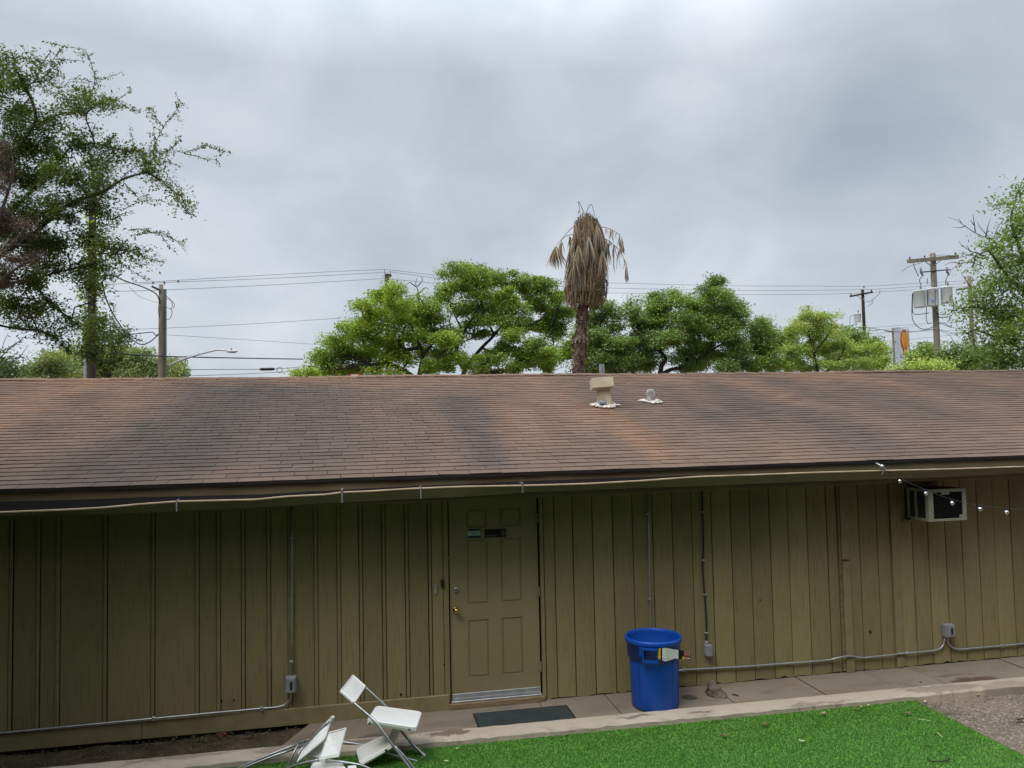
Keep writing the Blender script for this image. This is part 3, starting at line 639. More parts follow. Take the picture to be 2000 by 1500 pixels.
for px, wd, bright in ((345, .010, 0), (668, .018, 1), (822, .011, 0), (1021, .014, 1)):
    q = onY(px, 970, -0.605); i = int(np.argmin(abs(xs_-q.x))); mb = MB(); x_ = q.x
    mb.box((x_-wd/2, -.607, bot[i]+.004), (x_+wd/2, -.6045, lip[i]+.014)); mb.box((x_-wd/2, -.607, lip[i]+.012), (x_+wd/2, -.484, lip[i]+.015 if not bright else lip[i]+.03))
    mb.build('strap', STEEL if bright else ALU, gut)
# ---- roof vents
ROOFV = pm('tan_painted_vent', (0.608, 0.528, 0.376), (0.496, 0.424, 0.288), 9, (1, 1, 1), 0.7, 0, 0.003, 40)
SEAL = pm('white_cracked_sealant', (0.792, 0.744, 0.66), (0.432, 0.396, 0.348), 22, (1, 1, 1), 0.8, 0, 0.01, 60)
OLDPIPE = pm('mottled_vent_pipe', (0.594, 0.5535, 0.4725), (0.216, 0.2093, 0.2025), 14, (1, 1, 0.6), 0.8, 0, 0.01, 50)
def sealant(mb, c, r, k=26):
    for _ in range(k):
        a = random.uniform(0, 6.28); q = r*math.sqrt(random.random())
        p = c+Vector((math.cos(a)*q, 0, 0))+sl*(math.sin(a)*q)+nr*0.012
        bm = bmesh.new(); bmesh.ops.create_icosphere(bm, subdivisions=1, radius=random.uniform(.02, .042))
        for v in bm.verts: v.co = p+Vector((v.co.x*random.uniform(.9, 1.5), v.co.y, v.co.z*0.5))
        bm.verts.index_update(); mb.add([v.co.copy() for v in bm.verts], [[v.index for v in f.verts] for f in bm.faces]); bm.free()
v1 = onRoof(1180, 792); mb = MB()
Mr = Matrix.Rotation(R(-8), 3, 'Z')
mb.obox(v1+Vector((0, .02, .10)), (.168, .14, .30), Mr)
mb.obox(v1+Vector((-.0, -.058, .09)), (.164, .008, .20), Mr)
vent = mb.build('roof_vent', ROOFV, B)
mb = MB(); Mc = Matrix.Rotation(R(-9), 3, 'Z') @ Matrix.Rotation(R(-9), 3, 'X') @ Matrix.Rotation(R(-3.5), 3, 'Y')
mb.obox(v1+Vector((-.025, .01, .30)), (.292, .24, .135), Mc); mb.build('vent_cap', ROOFV, vent)
mb = MB(); sealant(mb, v1+Vector((0, -.05, 0)), .19, 60); mb.build('sealant', SEAL, vent)
mb = MB(); sealant(mb, v1+Vector((-.05, -.09, 0.035)), .045, 8); mb.build('patch', BOXG, vent)
v2 = onRoof(1271, 785); mb = MB()
mb.lathe([(.064, -.05), (.066, .06), (.063, .13), (.053, .165), (.034, .178), (0, .18)], v2, 16, None, .05); vent = mb.build('roof_vent', OLDPIPE, B)
mb = MB(); sealant(mb, v2+Vector((0, -.03, 0)), .15, 40); mb.build('sealant', SEAL, vent)
a = CAM+ray(1175.5, 720)*((5.15-CAM.y)/ray(1175.5, 720).y)
mb = MB(); mb.lathe([(.046, -.6), (.046, .075), (.040, .078), (.038, .0)], (a.x, a.y, a.z), 16); mb.build('roof_vent', STEEL, B)

# ================================================================== FITTINGS ON THE WALL
def seg_text(name, txt, size, loc, m, parent, rot=(R(90), 0, 0)):
    cu = bpy.data.curves.new(name, 'FONT'); cu.body = txt; cu.size = size; cu.extrude = 0.0005
    ob = bpy.data.objects.new(name, cu); col.objects.link(ob)
    dg = bpy.context.evaluated_depsgraph_get(); me = bpy.data.meshes.new_from_object(ob.evaluated_get(dg)); bpy.data.objects.remove(ob)
    me.materials.clear(); me.materials.append(m); me.name = name
    o = bpy.data.objects.new(name, me); col.objects.link(o); o.parent = parent
    o.location = Vector(loc)-(ORG[parent.name] if parent is not None else Vector((0, 0, 0))); o.rotation_euler = rot; return o
PAPER = pm('white_paper', (0.72, 0.73, 0.70), (0.64, 0.65, 0.62), 5, (1, 1, 1), 0.6)
PALEGREEN = pm('pale_green_sign', (0.55, 0.66, 0.62), None, 5, (1, 1, 1), 0.5)
DKGREEN = pm('dark_teal_band', (0.012, 0.05, 0.055), None, 5, (1, 1, 1), 0.5)
YEL = pm('yellow_print', (0.75, 0.50, 0.02), None, 5, (1, 1, 1), 0.5)
RED = pm('red_print', (0.45, 0.03, 0.03), None, 5, (1, 1, 1), 0.5)
# door signs
a = onY(914, 1034, 0.012); b_ = onY(939, 1050, 0.012); fy = 0.0155
S = thing('door_sign', 'small white name sign with dark green bands, left of two on the door', 'sign', ((a.x+b_.x)/2, fy, (a.z+b_.z)/2), 'small signs on the door')
MB().bbox((a.x, fy-.003, b_.z), (b_.x, fy, a.z), .001).build('plate', DKGREEN, S)
h = (a.z-b_.z); MB().box((a.x, fy-.0045, b_.z+h*.26), (b_.x-.004, fy-.0031, a.z-h*.22)).build('name_panel', PALEGREEN, S)
seg_text('lettering', 'Agave', .036, (a.x+.02, fy-.0055, b_.z+h*.44), BLACK, S)
a = onY(946.5, 1034.5, 0.012); b_ = onY(989, 1048.5, 0.012)
S = thing('door_sign', 'black notice plate with a white ring symbol, right of two on the door', 'sign', ((a.x+b_.x)/2, fy, (a.z+b_.z)/2), 'small signs on the door')
MB().bbox((a.x, fy-.003, b_.z), (b_.x, fy, a.z), .001).build('plate', BLACK, S)
GREYW = pm('grey_white_print', (0.42, 0.44, 0.44), None, 5)
seg_text('lettering', 'No Soliciting', .021, (a.x+.008, fy-.004, b_.z+.014), GREYW, S)
mb = MB(); cx, cz = b_.x-.032, (a.z+b_.z)/2
mb.tube([(cx+.024*math.cos(t), fy-.004, cz+.024*math.sin(t)) for t in np.linspace(0, 6.2832, 25)], .002, 5)
mb.tube([(cx+.008*math.cos(t), fy-.004, cz+.006+.007*math.sin(t)) for t in np.linspace(0.6, 4.4, 9)]+[(cx+.008*math.cos(t), fy-.004, cz-.007+.008*math.sin(t)) for t in np.linspace(1.4, -2.6, 9)], .002, 5)
mb.build('symbol', GREYW, S)
# bell push and pale pill
q = onY(864, 1139, -0.012); D_ = thing('door_sensor', 'small black oblong reader on the wall beside the deadbolt', 'card reader', (q.x, -.012, q.z))
MB().bbox((q.x-.016, -.036, q.z-.038), (q.x+.016, -.0125, q.z+.038), .005).build('housing', BLACK, D_)
MB().bbox((q.x-.008, -.0385, q.z-.018), (q.x+.008, -.0362, q.z+.022), .001).build('button', pm('dark_glossy_lens', (0.03, 0.03, 0.035), None, 5, (1, 1, 1), 0.15), D_)
q = onY(850.5, 1151, -0.003); D_ = thing('doorbell', 'narrow pale grey bell push on the wall left of the black reader', 'doorbell', (q.x, -.003, q.z))
MB().bbox((q.x-.012, -.018, q.z-.045), (q.x+.012, -.003, q.z+.045), .004).build('housing', GREYPLATE, D_)
MB().lathe([(0, .019), (.006, .0185), (.0075, .0152)], (q.x, -.003, q.z+.024), 12, M_y).build('button', PORC, D_)

def wpts(l, y): return [onY(a, b, y) for a, b in l]
def switch_box(name, label, cat, c, sx, sz, dep=0.075, window=True, y=-.004, grp=None):
    T = thing(name, label, cat, (c.x, y, c.z), grp)
    MB().bbox((c.x-sx/2, y-dep, c.z-sz/2), (c.x+sx/2, y, c.z+sz/2), .008).build('housing', BOXG, T)
    if window:
        MB().bbox((c.x-sx*.40, y-dep-.010, c.z-sz*.43), (c.x+sx*.40, y-dep-.0005, c.z+sz*.43), .004).build('cover', BOXG, T)
        MB().bbox((c.x-sx*.05, y-dep-.0125, c.z-sz*.26), (c.x+sx*.17, y-dep-.0105, c.z+sz*.24), .001).build('window', BLACK, T)
    else:
        MB().bbox((c.x-sx*.46, y-dep-.005, c.z-sz*.47), (c.x+sx*.46, y-dep-.0005, c.z+sz*.47), .002).build('cover', BOXG, T)
    return T
def conduit(T, pts, r=.0105, m=None, name='conduit'):
    return MB().tube(pts, r, 8).build(name, m or STEEL, T, True)
def clips(T, pts, ax):
    for p in pts:
        mb = MB()
        if ax == 'x': mb.bbox((p.x-.012, p.y-.014, p.z-.02), (p.x+.012, p.y+.012, p.z+.02), .003)
        else: mb.bbox((p.x-.025, p.y-.013, p.z-.010), (p.x+.012, p.y+.012, p.z+.010), .003)
        mb.build('clip', STEEL, T)
yc = -.034
c = onY(568.5, 1336, -.05); T = switch_box('switch_box', 'grey metal box left of the door with a conduit rising to the eave', 'electrical box', c, .098, .155, y=-.02, grp='grey boxes on the wall')
conduit(T, wpts([(570, 985), (570, 1100), (570, 1200), (570, 1320)], yc)); clips(T, wpts([(570.3, 1050), (570.3, 1292)], yc), 'z')
conduit(T, spline(wpts([(568, 1350), (567, 1362), (560, 1374), (545, 1380.5), (520, 1383)], yc), 5)+wpts([(400, 1394), (200, 1413), (0, 1432)], -.047)+wpts([(-200, 1452)], -.047))
clips(T, wpts([(511, 1384), (300, 1403.6)], -.044), 'x')
c = onY(1382, 1269, -.03); T = switch_box('junction_box', 'small grey junction box at the end of a black cable, above the rock', 'electrical box', c, .073, .118, .07, False, -.005, 'grey boxes on the wall')
pts = spline(wpts([(1371.5, 955), (1372.5, 1000), (1374, 1060), (1372.5, 1105), (1376, 1160), (1379, 1200), (1380, 1240), (1380.5, 1256)], -.016), 6)
MB().tube(pts, .0095, 8).build('cable', RUBBER, T, True)
MB().lathe([(.018, -.012), (.022, 0), (.02, .02), (.012, .03)], (c.x-.006, -.022, c.z+.066), 12).build('cable_gland', BOXG, T, True)
clips(T, wpts([(1373, 1000), (1374.5, 1094), (1377.5, 1161), (1380, 1236)], -.014), 'z')
c = onY(1852, 1231, -.04); T = switch_box('switch_box', 'grey metal outlet box with conduit on both sides, below the air conditioner', 'electrical box', c, .118, .145, y=-.006, grp='grey boxes on the wall')
yc = -.022
conduit(T, wpts([(1315, 1311), (1340, 1308), (1450, 1302), (1560, 1294), (1600, 1291)], yc)+spline(wpts([(1622, 1288.5)], yc)+wpts([(1640, 1284), (1660, 1281.5)], -.047)+wpts([(1684, 1284.5), (1700, 1283.5)], yc), 4)+wpts([(1740, 1279.5), (1756, 1277)], -.034)+wpts([(1800, 1273)], -.026)
        + spline(wpts([(1822, 1271), (1836, 1267), (1843, 1258), (1845.5, 1246)], yc), 5))
conduit(T, spline(wpts([(1849.5, 1246), (1852, 1256), (1859, 1264.5), (1872, 1268), (1890, 1267)], yc), 5)+wpts([(1950, 1262), (2000, 1257), (2300, 1229)], yc))
clips(T, wpts([(1336, 1308.5), (1480, 1300), (1770, 1275.5), (1957, 1261.2)], yc), 'x')
T = thing('conduit_pipe', 'thin steel conduit running down the wall behind the blue bin', 'pipe', onY(1268, 1240, -.016))
conduit(T, wpts([(1265.3, 955), (1268, 1100), (1271, 1235), (1273, 1345)], -.016), .0095, None, 'pipe'); clips(T, wpts([(1266, 1003), (1269.3, 1170)], -.014), 'z')

# ---- air conditioner
ac0, ac1 = 6.055, 6.53; az0, az1 = 1.634, 1.985; yf = -0.40
CREAM = pm('dirty_cream_enamel', (0.3315, 0.3191, 0.2487), (0.2735, 0.2612, 0.1989), 6, (1, 1, 1), 0.5)
DARKM = pm('dark_fin_metal', (0.035, 0.036, 0.038), None, 6, (1, 1, 1), 0.5)
T = thing('air_conditioner', 'cream window air conditioner sticking out of the wall under the eave', 'air conditioner', ((ac0+ac1)/2, -.2, az0))
mb = MB(); mb.box((ac0+.012, yf+.03, az0+.012), (ac1-.012, -.004, az1-.010)); mb.build('cabinet', DARKM, T)
mb = MB()
for z in (az0, az1-.028): mb.bbox((ac0, yf+.021, z), (ac0+.026, -.05, z+.028), .002)
for y_ in (yf+.021, yf+.19, -.09): mb.bbox((ac0+.001, y_, az0+.0285), (ac0+.025, y_+.035, az1-.0285), .002)
mb.bbox((ac1-.026, yf+.021, az0), (ac1, -.05, az1), .003); mb.bbox((ac0+.027, yf+.021, az0), (ac1-.027, -.05, az0+.011), .002)
mb.build('side_frame', CREAM, T)
mb = MB()
mb.bbox((ac0, yf, az0), (ac0+.062, yf+.020, az1), .003); mb.bbox((ac1-.045, yf, az0), (ac1, yf+.020, az1), .003)
mb.bbox((ac0+.0625, yf, az1-.034), (ac1-.0455, yf+.02, az1), .002); mb.bbox((ac0+.0625, yf, az0), (ac1-.0455, yf+.02, az0+.026), .002)
mb.bbox((ac0+.165, yf-.002, az1-.062), (ac0+.265, yf+.018, az1-.0345), .002); mb.bbox((ac1-.088, yf-.001, az0+.0265), (ac1-.046, yf+.018, az0+.062), .002)
mb.build('front_frame', CREAM, T)
mb = MB()
for i in range(15):
    z = az0+.034+i*.0195; mb.obox((((ac0+.063)+(ac1-.046))/2, yf+.020, z), (ac1-ac0-.110, .020, .0035), Matrix.Rotation(R(28), 3, 'X'))
mb.build('grille', BLACK, T)
for p in ((ac0+.02, az0+.03), (ac0+.02, az1-.09), (ac1-.02, az0+.05), (ac1-.02, az1-.12), (ac0+.215, az1-.045)): MB().disc((p[0], yf-.0025, p[1]), .005, (0, -1, 0), 8).build('screw', BLACK, T)
MB().box((ac0-.03, -.10, az0-.012), (ac0+.02, -.005, az0-.003)).build('bracket', DARKM, T)

# ---- string of bulbs from the gutter towards the camera side
BULB = pm('mirror_glass_bulb', (0.82, 0.84, 0.86), None, 5, (1, 1, 1), 0.06, 1.0)
bp = [P(1757, 940, 8.12), P(1808, 964, 7.95), P(1859.5, 983, 7.8), P(1914, 994.5, 7.66), P(1966, 1001, 7.55), P(2022, 1003, 7.44), P(2080, 1001, 7.34)]
st = onY(1722, 914, -.60)
T = thing('string_lights', 'string of small round glass bulbs hanging from the gutter past the air conditioner', 'string lights', st)
pts = [st]+[p+Vector((0, 0, .038)) for p in bp]
MB().tube(spline(pts, 6), .0022, 6).build('cable', RUBBER, T)
for p in bp:
    bo = MB().lathe([(0, -.021), (.012, -.018), (.0205, -.006), (.0215, .002), (.018, .012), (.011, .018)], p, 16).build('bulb', BULB, T, True)
    MB().lathe([(.011, .0182), (.0115, .022), (.010, .040), (.004, .044)], p, 10).build('socket', BLACK, bo)
mb = MB(); mb.lathe([(0, .028), (.018, .022), (.026, .004), (.02, -.012), (0, -.018)], st+Vector((-.012, -.02, .012)), 14); mb.tube([st+Vector((-.05, .02, .05)), st+Vector((-.03, -.02, .03)), st+Vector((.02, -.03, -.01)), st+Vector((-.02, -.02, -.07))], .009, 6)
mb.build('clamp', STEEL, T, True)

# ================================================================== THINGS ON THE WALKWAY
# doormat
mz = -.036; q = [onZ(*p, mz) for p in ((925, 1397), (1101, 1377), (1124, 1401), (942, 1425))]
MATM = pm('black_ribbed_mat', (0.022, 0.030, 0.032), (0.035, 0.045, 0.046), 5, (1, 1, 1), 0.85, 0, 0.004, 180)
T = thing('doormat', 'flat dark rectangular doormat on the concrete in front of the door', 'doormat', (q[0]+q[2])/2)
mx0, mx1, my0, my1 = 1.03, 1.96, -.585, -.215
MB().bbox((mx0, my0, mz-.004), (mx1, my1, mz+.004), .003).build('carpet', MATM, T)
mb = MB()
for a_, b2 in (((mx0-.012, my0-.012), (mx1+.012, my0-.0005)), ((mx0-.012, my1+.0005), (mx1+.012, my1+.012)), ((mx0-.012, my0), (mx0-.0005, my1)), ((mx1+.0005, my0), (mx1+.012, my1))): mb.bbox((a_[0], a_[1], mz-.005), (b2[0], b2[1], mz+.0045), .002)
mb.build('rubber_edge', BLACK, T)

# blue bin
bc = onZ(1276, 1386, -.04); bc = Vector((bc.x+.062, -.41, -.041))
T = thing('trash_bin', 'tall round blue plastic trash bin without a lid standing on the walkway', 'trash bin', bc)
H_ = .69
body = MB().lathe([(.0, .012), (.195, .012), (.213, .0), (.225, .008), (.232, .03), (.241, .44), (.244, .49), (.262, .50), (.266, .64), (.280, .645), (.284, .655), (.284, .678), (.279, .690), (.270, .694), (.262, .688), (.258, .66), (.252, .50), (.238, .48), (.216, .03), (0, .026)], bc, 64).build('body', BLUE, T, True)
mb = MB()
for deg in (-150, -62, -28, 30, 62, 118, 150):
    a_ = R(deg); d_ = Vector((math.cos(a_), math.sin(a_), 0)); t_ = Vector((-d_.y, d_.x, 0))
    if deg in (-62,): wdt = .012
    else: wdt = .010
    p0 = bc+d_*.229+Vector((0, 0, .03)); p1 = bc+d_*.241+Vector((0, 0, .49)); mb.beam(p0, p1, wdt, .012, d_)
mb.build('rib', BLUE, T)
def bin_handle(deg):
    a_ = R(deg); d_ = Vector((math.cos(a_), math.sin(a_), 0)); t_ = Vector((-d_.y, d_.x, 0)); M3 = Matrix((t_, d_, Vector((0, 0, 1)))).transposed(); mb = MB()
    c_ = bc+d_*.285
    for s_ in (-1, 1): mb.obox(c_+t_*(.070*s_)+Vector((0, 0, .575)), (.014, .05, .135), M3)
    mb.obox(c_+d_*.018+Vector((0, 0, .515)), (.126, .016, .022), M3); mb.obox(c_+d_*.010+Vector((0, 0, .632)), (.126, .03, .014), M3)
    for s_ in (-1, 1): mb.obox(c_-d_*.008+t_*(.095*s_)+Vector((0, 0, .60)), (.022, .03, .075), M3)
    return mb.build('handle', BLUE, T)
bin_handle(-117); bin_handle(63)
# paper and card label taped to the rim, springing away to the right
ta = R(-78); d_ = Vector((math.cos(ta), math.sin(ta), 0))
def lab(px, py, dd=0): return P(px, py, 7.13+dd)
def strip(pxs, top, bot_, m, name, par, dd=0.0, th=.002):
    mb = MB(); k = len(pxs); vs = []
    for px, a_, b2 in zip(pxs, top, bot_):
        d2 = dd+max(0, (px-1300))*.0016
        vs += [lab(px, a_, d2), lab(px, b2, d2), lab(px, a_, d2+th), lab(px, b2, d2+th)]
    fs = []
    for i in range(k-1):
        o = i*4; fs += [[o, o+1, o+5, o+4], [o+2, o+6, o+7, o+3], [o, o+4, o+6, o+2], [o+1, o+3, o+7, o+5]]
    fs += [[0, 2, 3, 1], [(k-1)*4, (k-1)*4+1, (k-1)*4+3, (k-1)*4+2]]
    return mb.add(vs, fs).build(name, m, par)
S = thing('card_label', 'black card label with white paper, yellow arrow and red print stuck on the blue bin', 'label', lab(1320, 1278))
card = strip([1284, 1295, 1310, 1325, 1337, 1349], [1266, 1266, 1267.5, 1269, 1271, 1273], [1287, 1288, 1287.5, 1287, 1288, 1289.5], BLACK, 'card', S, .012)
strip([1293.5, 1300, 1310, 1318, 1325], [1266, 1265.5, 1267, 1269, 1269], [1290, 1292, 1289, 1286, 1287.5], PAPER, 'paper', S, .005)
strip([1294, 1299, 1305, 1308.5], [1285.5, 1285.8, 1286.4, 1286], [1287, 1287.2, 1287.6, 1287.2], GREYPLATE, 'print', S, .004, .0005)
mb = MB(); A_ = [(1286.5, 1266), (1290.5, 1266), (1290, 1282), (1291.8, 1282), (1288, 1289), (1284, 1282.3), (1285.5, 1282)]
vs = [lab(*p, .008) for p in A_]+[lab(*p, .0095) for p in A_]; nA = len(A_)
mb.add(vs, [list(range(nA)), list(range(2*nA-1, nA-1, -1))]+[[i, i+nA, (i+1) % nA+nA, (i+1) % nA] for i in range(nA)]); mb.build('arrow', YEL, S)
for i, (y0_, y1_) in enumerate(((1272.2, 1274), (1275.6, 1277.4), (1279, 1280.8))): strip([1337, 1347.2], [y0_, y0_+.3], [y1_, y1_+.3], RED if i != 1 else RED, 'print', S, .009, .0005)
strip([1336.5, 1347.8], [1271.6, 1272], [1281.6, 1282], pm('cream_print', (0.6, 0.5, 0.35), None, 5), 'print', S, .0102, .0005)
strip([1332.5, 1337.5], [1282.5, 1283], [1287.6, 1288], YEL, 'print', S, .009, .0005); strip([1338.5, 1348.5], [1283.2, 1284], [1287.8, 1288.8], RED, 'print', S, .009, .0005)
strip([1338.8, 1348], [1284.8, 1285.4], [1286.2, 1287], PAPER, 'print', S, .0075, .0005)

# rock
def lump(c, sz, name, m, label, cat, seed, sub=3, rot=0, amp=.35, group=None, parent=None):
    rr = random.Random(seed); bm = bmesh.new(); bmesh.ops.create_icosphere(bm, subdivisions=sub, radius=1)
    pl_ = [(Vector((rr.gauss(0, 1), rr.gauss(0, 1), rr.gauss(0, 1))).normalized(), rr.uniform(.55, .85)) for _ in range(9)]
    from mathutils import noise as mn
    for v in bm.verts:
        p = v.co.copy()
        for n_, d2 in pl_:
            k_ = p.dot(n_)
            if k_ > d2: p -= n_*(k_-d2)*.9
        p *= 1+amp*mn.noise(p*2.4+Vector((seed, 0, 0)))*.6+amp*.35*mn.noise(p*7+Vector((0, seed, 0)))
        v.co = Matrix.Rotation(rot, 3, 'Z') @ Vector((p.x*sz[0], p.y*sz[1], p.z*sz[2]))
    zmin = min(v.co.z for v in bm.verts); bm.verts.index_update()
    o = link(name, [Vector(c)+v.co-Vector((0, 0, zmin+.004)) for v in bm.verts], [[v.index for v in f.verts] for f in bm.faces], m, parent, False, c if parent is None else None); bm.free()
    return tag(o, label, cat, group)
ROCKM = pm('brown_grey_rock', (0.20, 0.145, 0.115), (0.085, 0.062, 0.052), 16, (1, 1, 1), 0.95, 0, 0.02, 40)
rp = onZ(1397, 1358, -.042)
def make_rock():
    from mathutils import noise as mn
    bm = bmesh.new(); f2 = Vector((fw.x, fw.y, 0)).normalized()
    # silhouette corners as they lie: (along the picture's right, towards the building, up) in metres
    for p in ((-.085, -.02, 0), (-.080, .10, 0), (.115, -.06, 0), (.085, -.11, 0), (.10, .09, .0), (-.02, -.10, .0), (-.072, -.03, .075), (-.060, .03, .125), (-.02, .05, .142), (.02, .02, .118), (.055, -.01, .075), (.105, -.055, .03), (-.03, -.075, .06), (.03, .11, .09), (.06, -.095, .035)):
        bm.verts.new(rp+rt*p[0]+f2*p[1]+Vector((0, 0, p[2])))
    bmesh.ops.convex_hull(bm, input=bm.verts[:]); bmesh.ops.subdivide_edges(bm, edges=bm.edges[:], cuts=4, use_grid_fill=True); bmesh.ops.triangulate(bm, faces=bm.faces[:]); bm.normal_update()
    for v in bm.verts:
        p = v.co.copy(); v.co = p+v.normal*(mn.noise(p*26)*.013+mn.noise(p*75)*.007); v.co.z = max(v.co.z, -.043)
    bm.verts.index_update()
    o = link('rock', [v.co.copy() for v in bm.verts], [[v.index for v in f.verts] for f in bm.faces], ROCKM, None, False, rp); bm.free(); return o
tag(make_rock(), 'jagged brown grey rock lying on the walkway right of the bin', 'rock')
# round cleanout cap, stick, brick bits
q = onZ(1347, 1363, -.042); T = thing('drain_cap', 'round dark cleanout cap set in the walkway between bin and rock', 'drain cap', q)
MB().lathe([(.0, .002), (.075, .002), (.077, .0)], (q.x, q.y, -.040), 28).build('lid', make_concrete('dark_old_cap', (0.12, 0.10, 0.075), (0.085, 0.07, 0.05), (0.05, 0.04, 0.03)), T)
MB().lathe([(.078, .0), (.080, .004), (.090, .004), (.093, .0)], (q.x, q.y, -.041), 28).build('rim', CONC, T)
STICK = pm('dark_stick', (0.045, 0.03, 0.022), None, 20)
def stick(l, z, r, label, cat='twig', m=None, name='twig'):
    pts = spline([onZ(a_, b2, z) for a_, b2 in l], 4); o = MB().tube(pts, r, 6).build(name, m or STICK, None, True, pts[0]); return tag(o, label, cat, 'twigs and straws on the ground')
stick([(1430, 1356.5), (1436, 1357), (1442, 1359)], -.034, .007, 'short dark stick on the walkway just right of the rock')
BRICK = pm('red_brick_bit', (0.16, 0.045, 0.03), (0.10, 0.03, 0.022), 20, (1, 1, 1), 0.9, 0, 0.005, 60)
q = onZ(433, 1438, -.08); lump(q, (.055, .03, .022), 'brick_fragment', BRICK, 'reddish brick bit in the dirt under the skirting board, left of the dark one', 'brick', 3, 2)
q = onZ(485, 1434, -.08); lump(q, (.040, .022, .016), 'brick_fragment', pm('dark_stone_bit', (0.04, 0.028, 0.022), None, 20), 'small dark stone bit in the dirt right of the red brick bit', 'stone', 5, 2)

# fallen leaves and straws: each its own thing
def dead_leaf(px, py, L_, colr, label, z=-.045, ang=None, curl=.35):
    q = onZ(px, py, z); a_ = random.uniform(0, 6.28) if ang is None else ang; Mz = Matrix.Rotation(a_, 3, 'Z'); mb = MB(); vs = []; n_ = 5
    for i in range(n_+1):
        t_ = i/n_*2-1; wd_ = .42*L_*(1-t_*t_)**.6*.5+.0004; zz = curl*L_*(t_*t_)*.5
        for s_ in (-1, 0, 1): vs.append(q+Mz @ Vector((t_*L_/2, s_*wd_, zz+abs(s_)*wd_*.5)))
    fs = []
    for i in range(n_):
        o = i*3; fs += [[o, o+3, o+4, o+1], [o+1, o+4, o+5, o+2]]
    mb.add(vs, fs)
    return tag(mb.build('fallen_leaf', colr, None, False, q), label, 'fallen leaf', 'fallen leaves on the turf and gravel')
LB = pm('brown_dead_leaf', (0.20, 0.115, 0.055), (0.13, 0.075, 0.04), 30); LT = pm('tan_dead_leaf', (0.38, 0.27, 0.15), None, 30); LG = pm('pale_green_leaf', (0.42, 0.52, 0.25), None, 30); LY = pm('yellow_dead_leaf', (0.68, 0.56, 0.33), None, 30)
dead_leaf(1494, 1415, .075, LB, 'brown fallen leaf on the turf below the round drain cap and rock', ang=.4)
dead_leaf(1415, 1437, .080, LB, 'brown fallen leaf on the turf nearest the blue bin', ang=-.3)
dead_leaf(1608, 1394, .075, LT, 'tan curled leaf on the turf close to the kerb, mid way along it', ang=.2)
dead_leaf(1673, 1384, .07, LB, 'dark brown leaf on the turf tight against the kerb', ang=-.5)
dead_leaf(1682, 1381, .05, LT, 'tan leaf on the turf just right of the dark one at the kerb', ang=.9)
dead_leaf(1773, 1394, .085, LB, 'broad brown leaf on the turf near its far right corner', ang=.1)
dead_leaf(1566, 1448, .065, LG, 'pale green leaf in the middle of the turf', ang=-.6)
dead_leaf(1696, 1378, .045, LG, 'pale green leaf lying on the turf beside the kerb', ang=.3)
dead_leaf(1807, 1371, .055, LY, 'small yellow leaf on the gravel at the turf corner', -.085, .8)
dead_leaf(1906, 1359, .085, LY, 'large yellow leaf on the gravel under the kerb', -.085, -.6, .6)
dead_leaf(1992, 1407, .10, STICK, 'long dark leaf on the gravel at the right edge', -.085, .1)
dead_leaf(1798, 1332, .04, LB, 'small brown leaf on the concrete walkway near the right end', -.036, .5)
dead_leaf(892, 1462, .04, LG, 'pale leaf on the turf right of the white chairs and nearer the kerb', ang=.4)
dead_leaf(872, 1487, .05, LG, 'pale leaf on the turf beside the chair legs, nearest the camera', ang=-.4)
dead_leaf(600, 1487, .03, LY, 'tiny yellow leaf on the turf left of the fallen chairs', ang=.2)
STRAW = pm('pale_straw', (0.52, 0.55, 0.28), None, 20)
stick([(1794, 1404.5), (1806, 1406), (1818, 1408)], -.045, .003, 'pale straw lying level on the turf near the gravel edge', 'straw', STRAW, 'straw')
stick([(1829, 1430), (1835, 1435), (1841, 1440)], -.045, .0035, 'pale straw lying slanted on the turf, lower of two', 'straw', STRAW, 'straw')
stick([(1798, 1461), (1807, 1458.5), (1818, 1458)], -.048, .003, 'thin dark twig on the turf above the thicker curved twig')
stick([(1811, 1481), (1820, 1486), (1838, 1487), (1852, 1484), (1853, 1481)], -.046, .005, 'thick curved dark twig on the turf at the lower right')

# ================================================================== FOLDING CHAIRS
def tubes(T, lists, name='leg', r=.0105):
    for l in lists: MB().tube(spline([P(*p) for p in l], 5), r, 10).build(name, CHROME, T, True)
CH = 'white folding chairs on the turf'
def pan_(T, name, cs, th=.02, rad=.03, bow=0.0):
    return MB().panel([P(*c_) for c_ in cs], th, rad, 4, bow).build(name, WHITEPL, T)
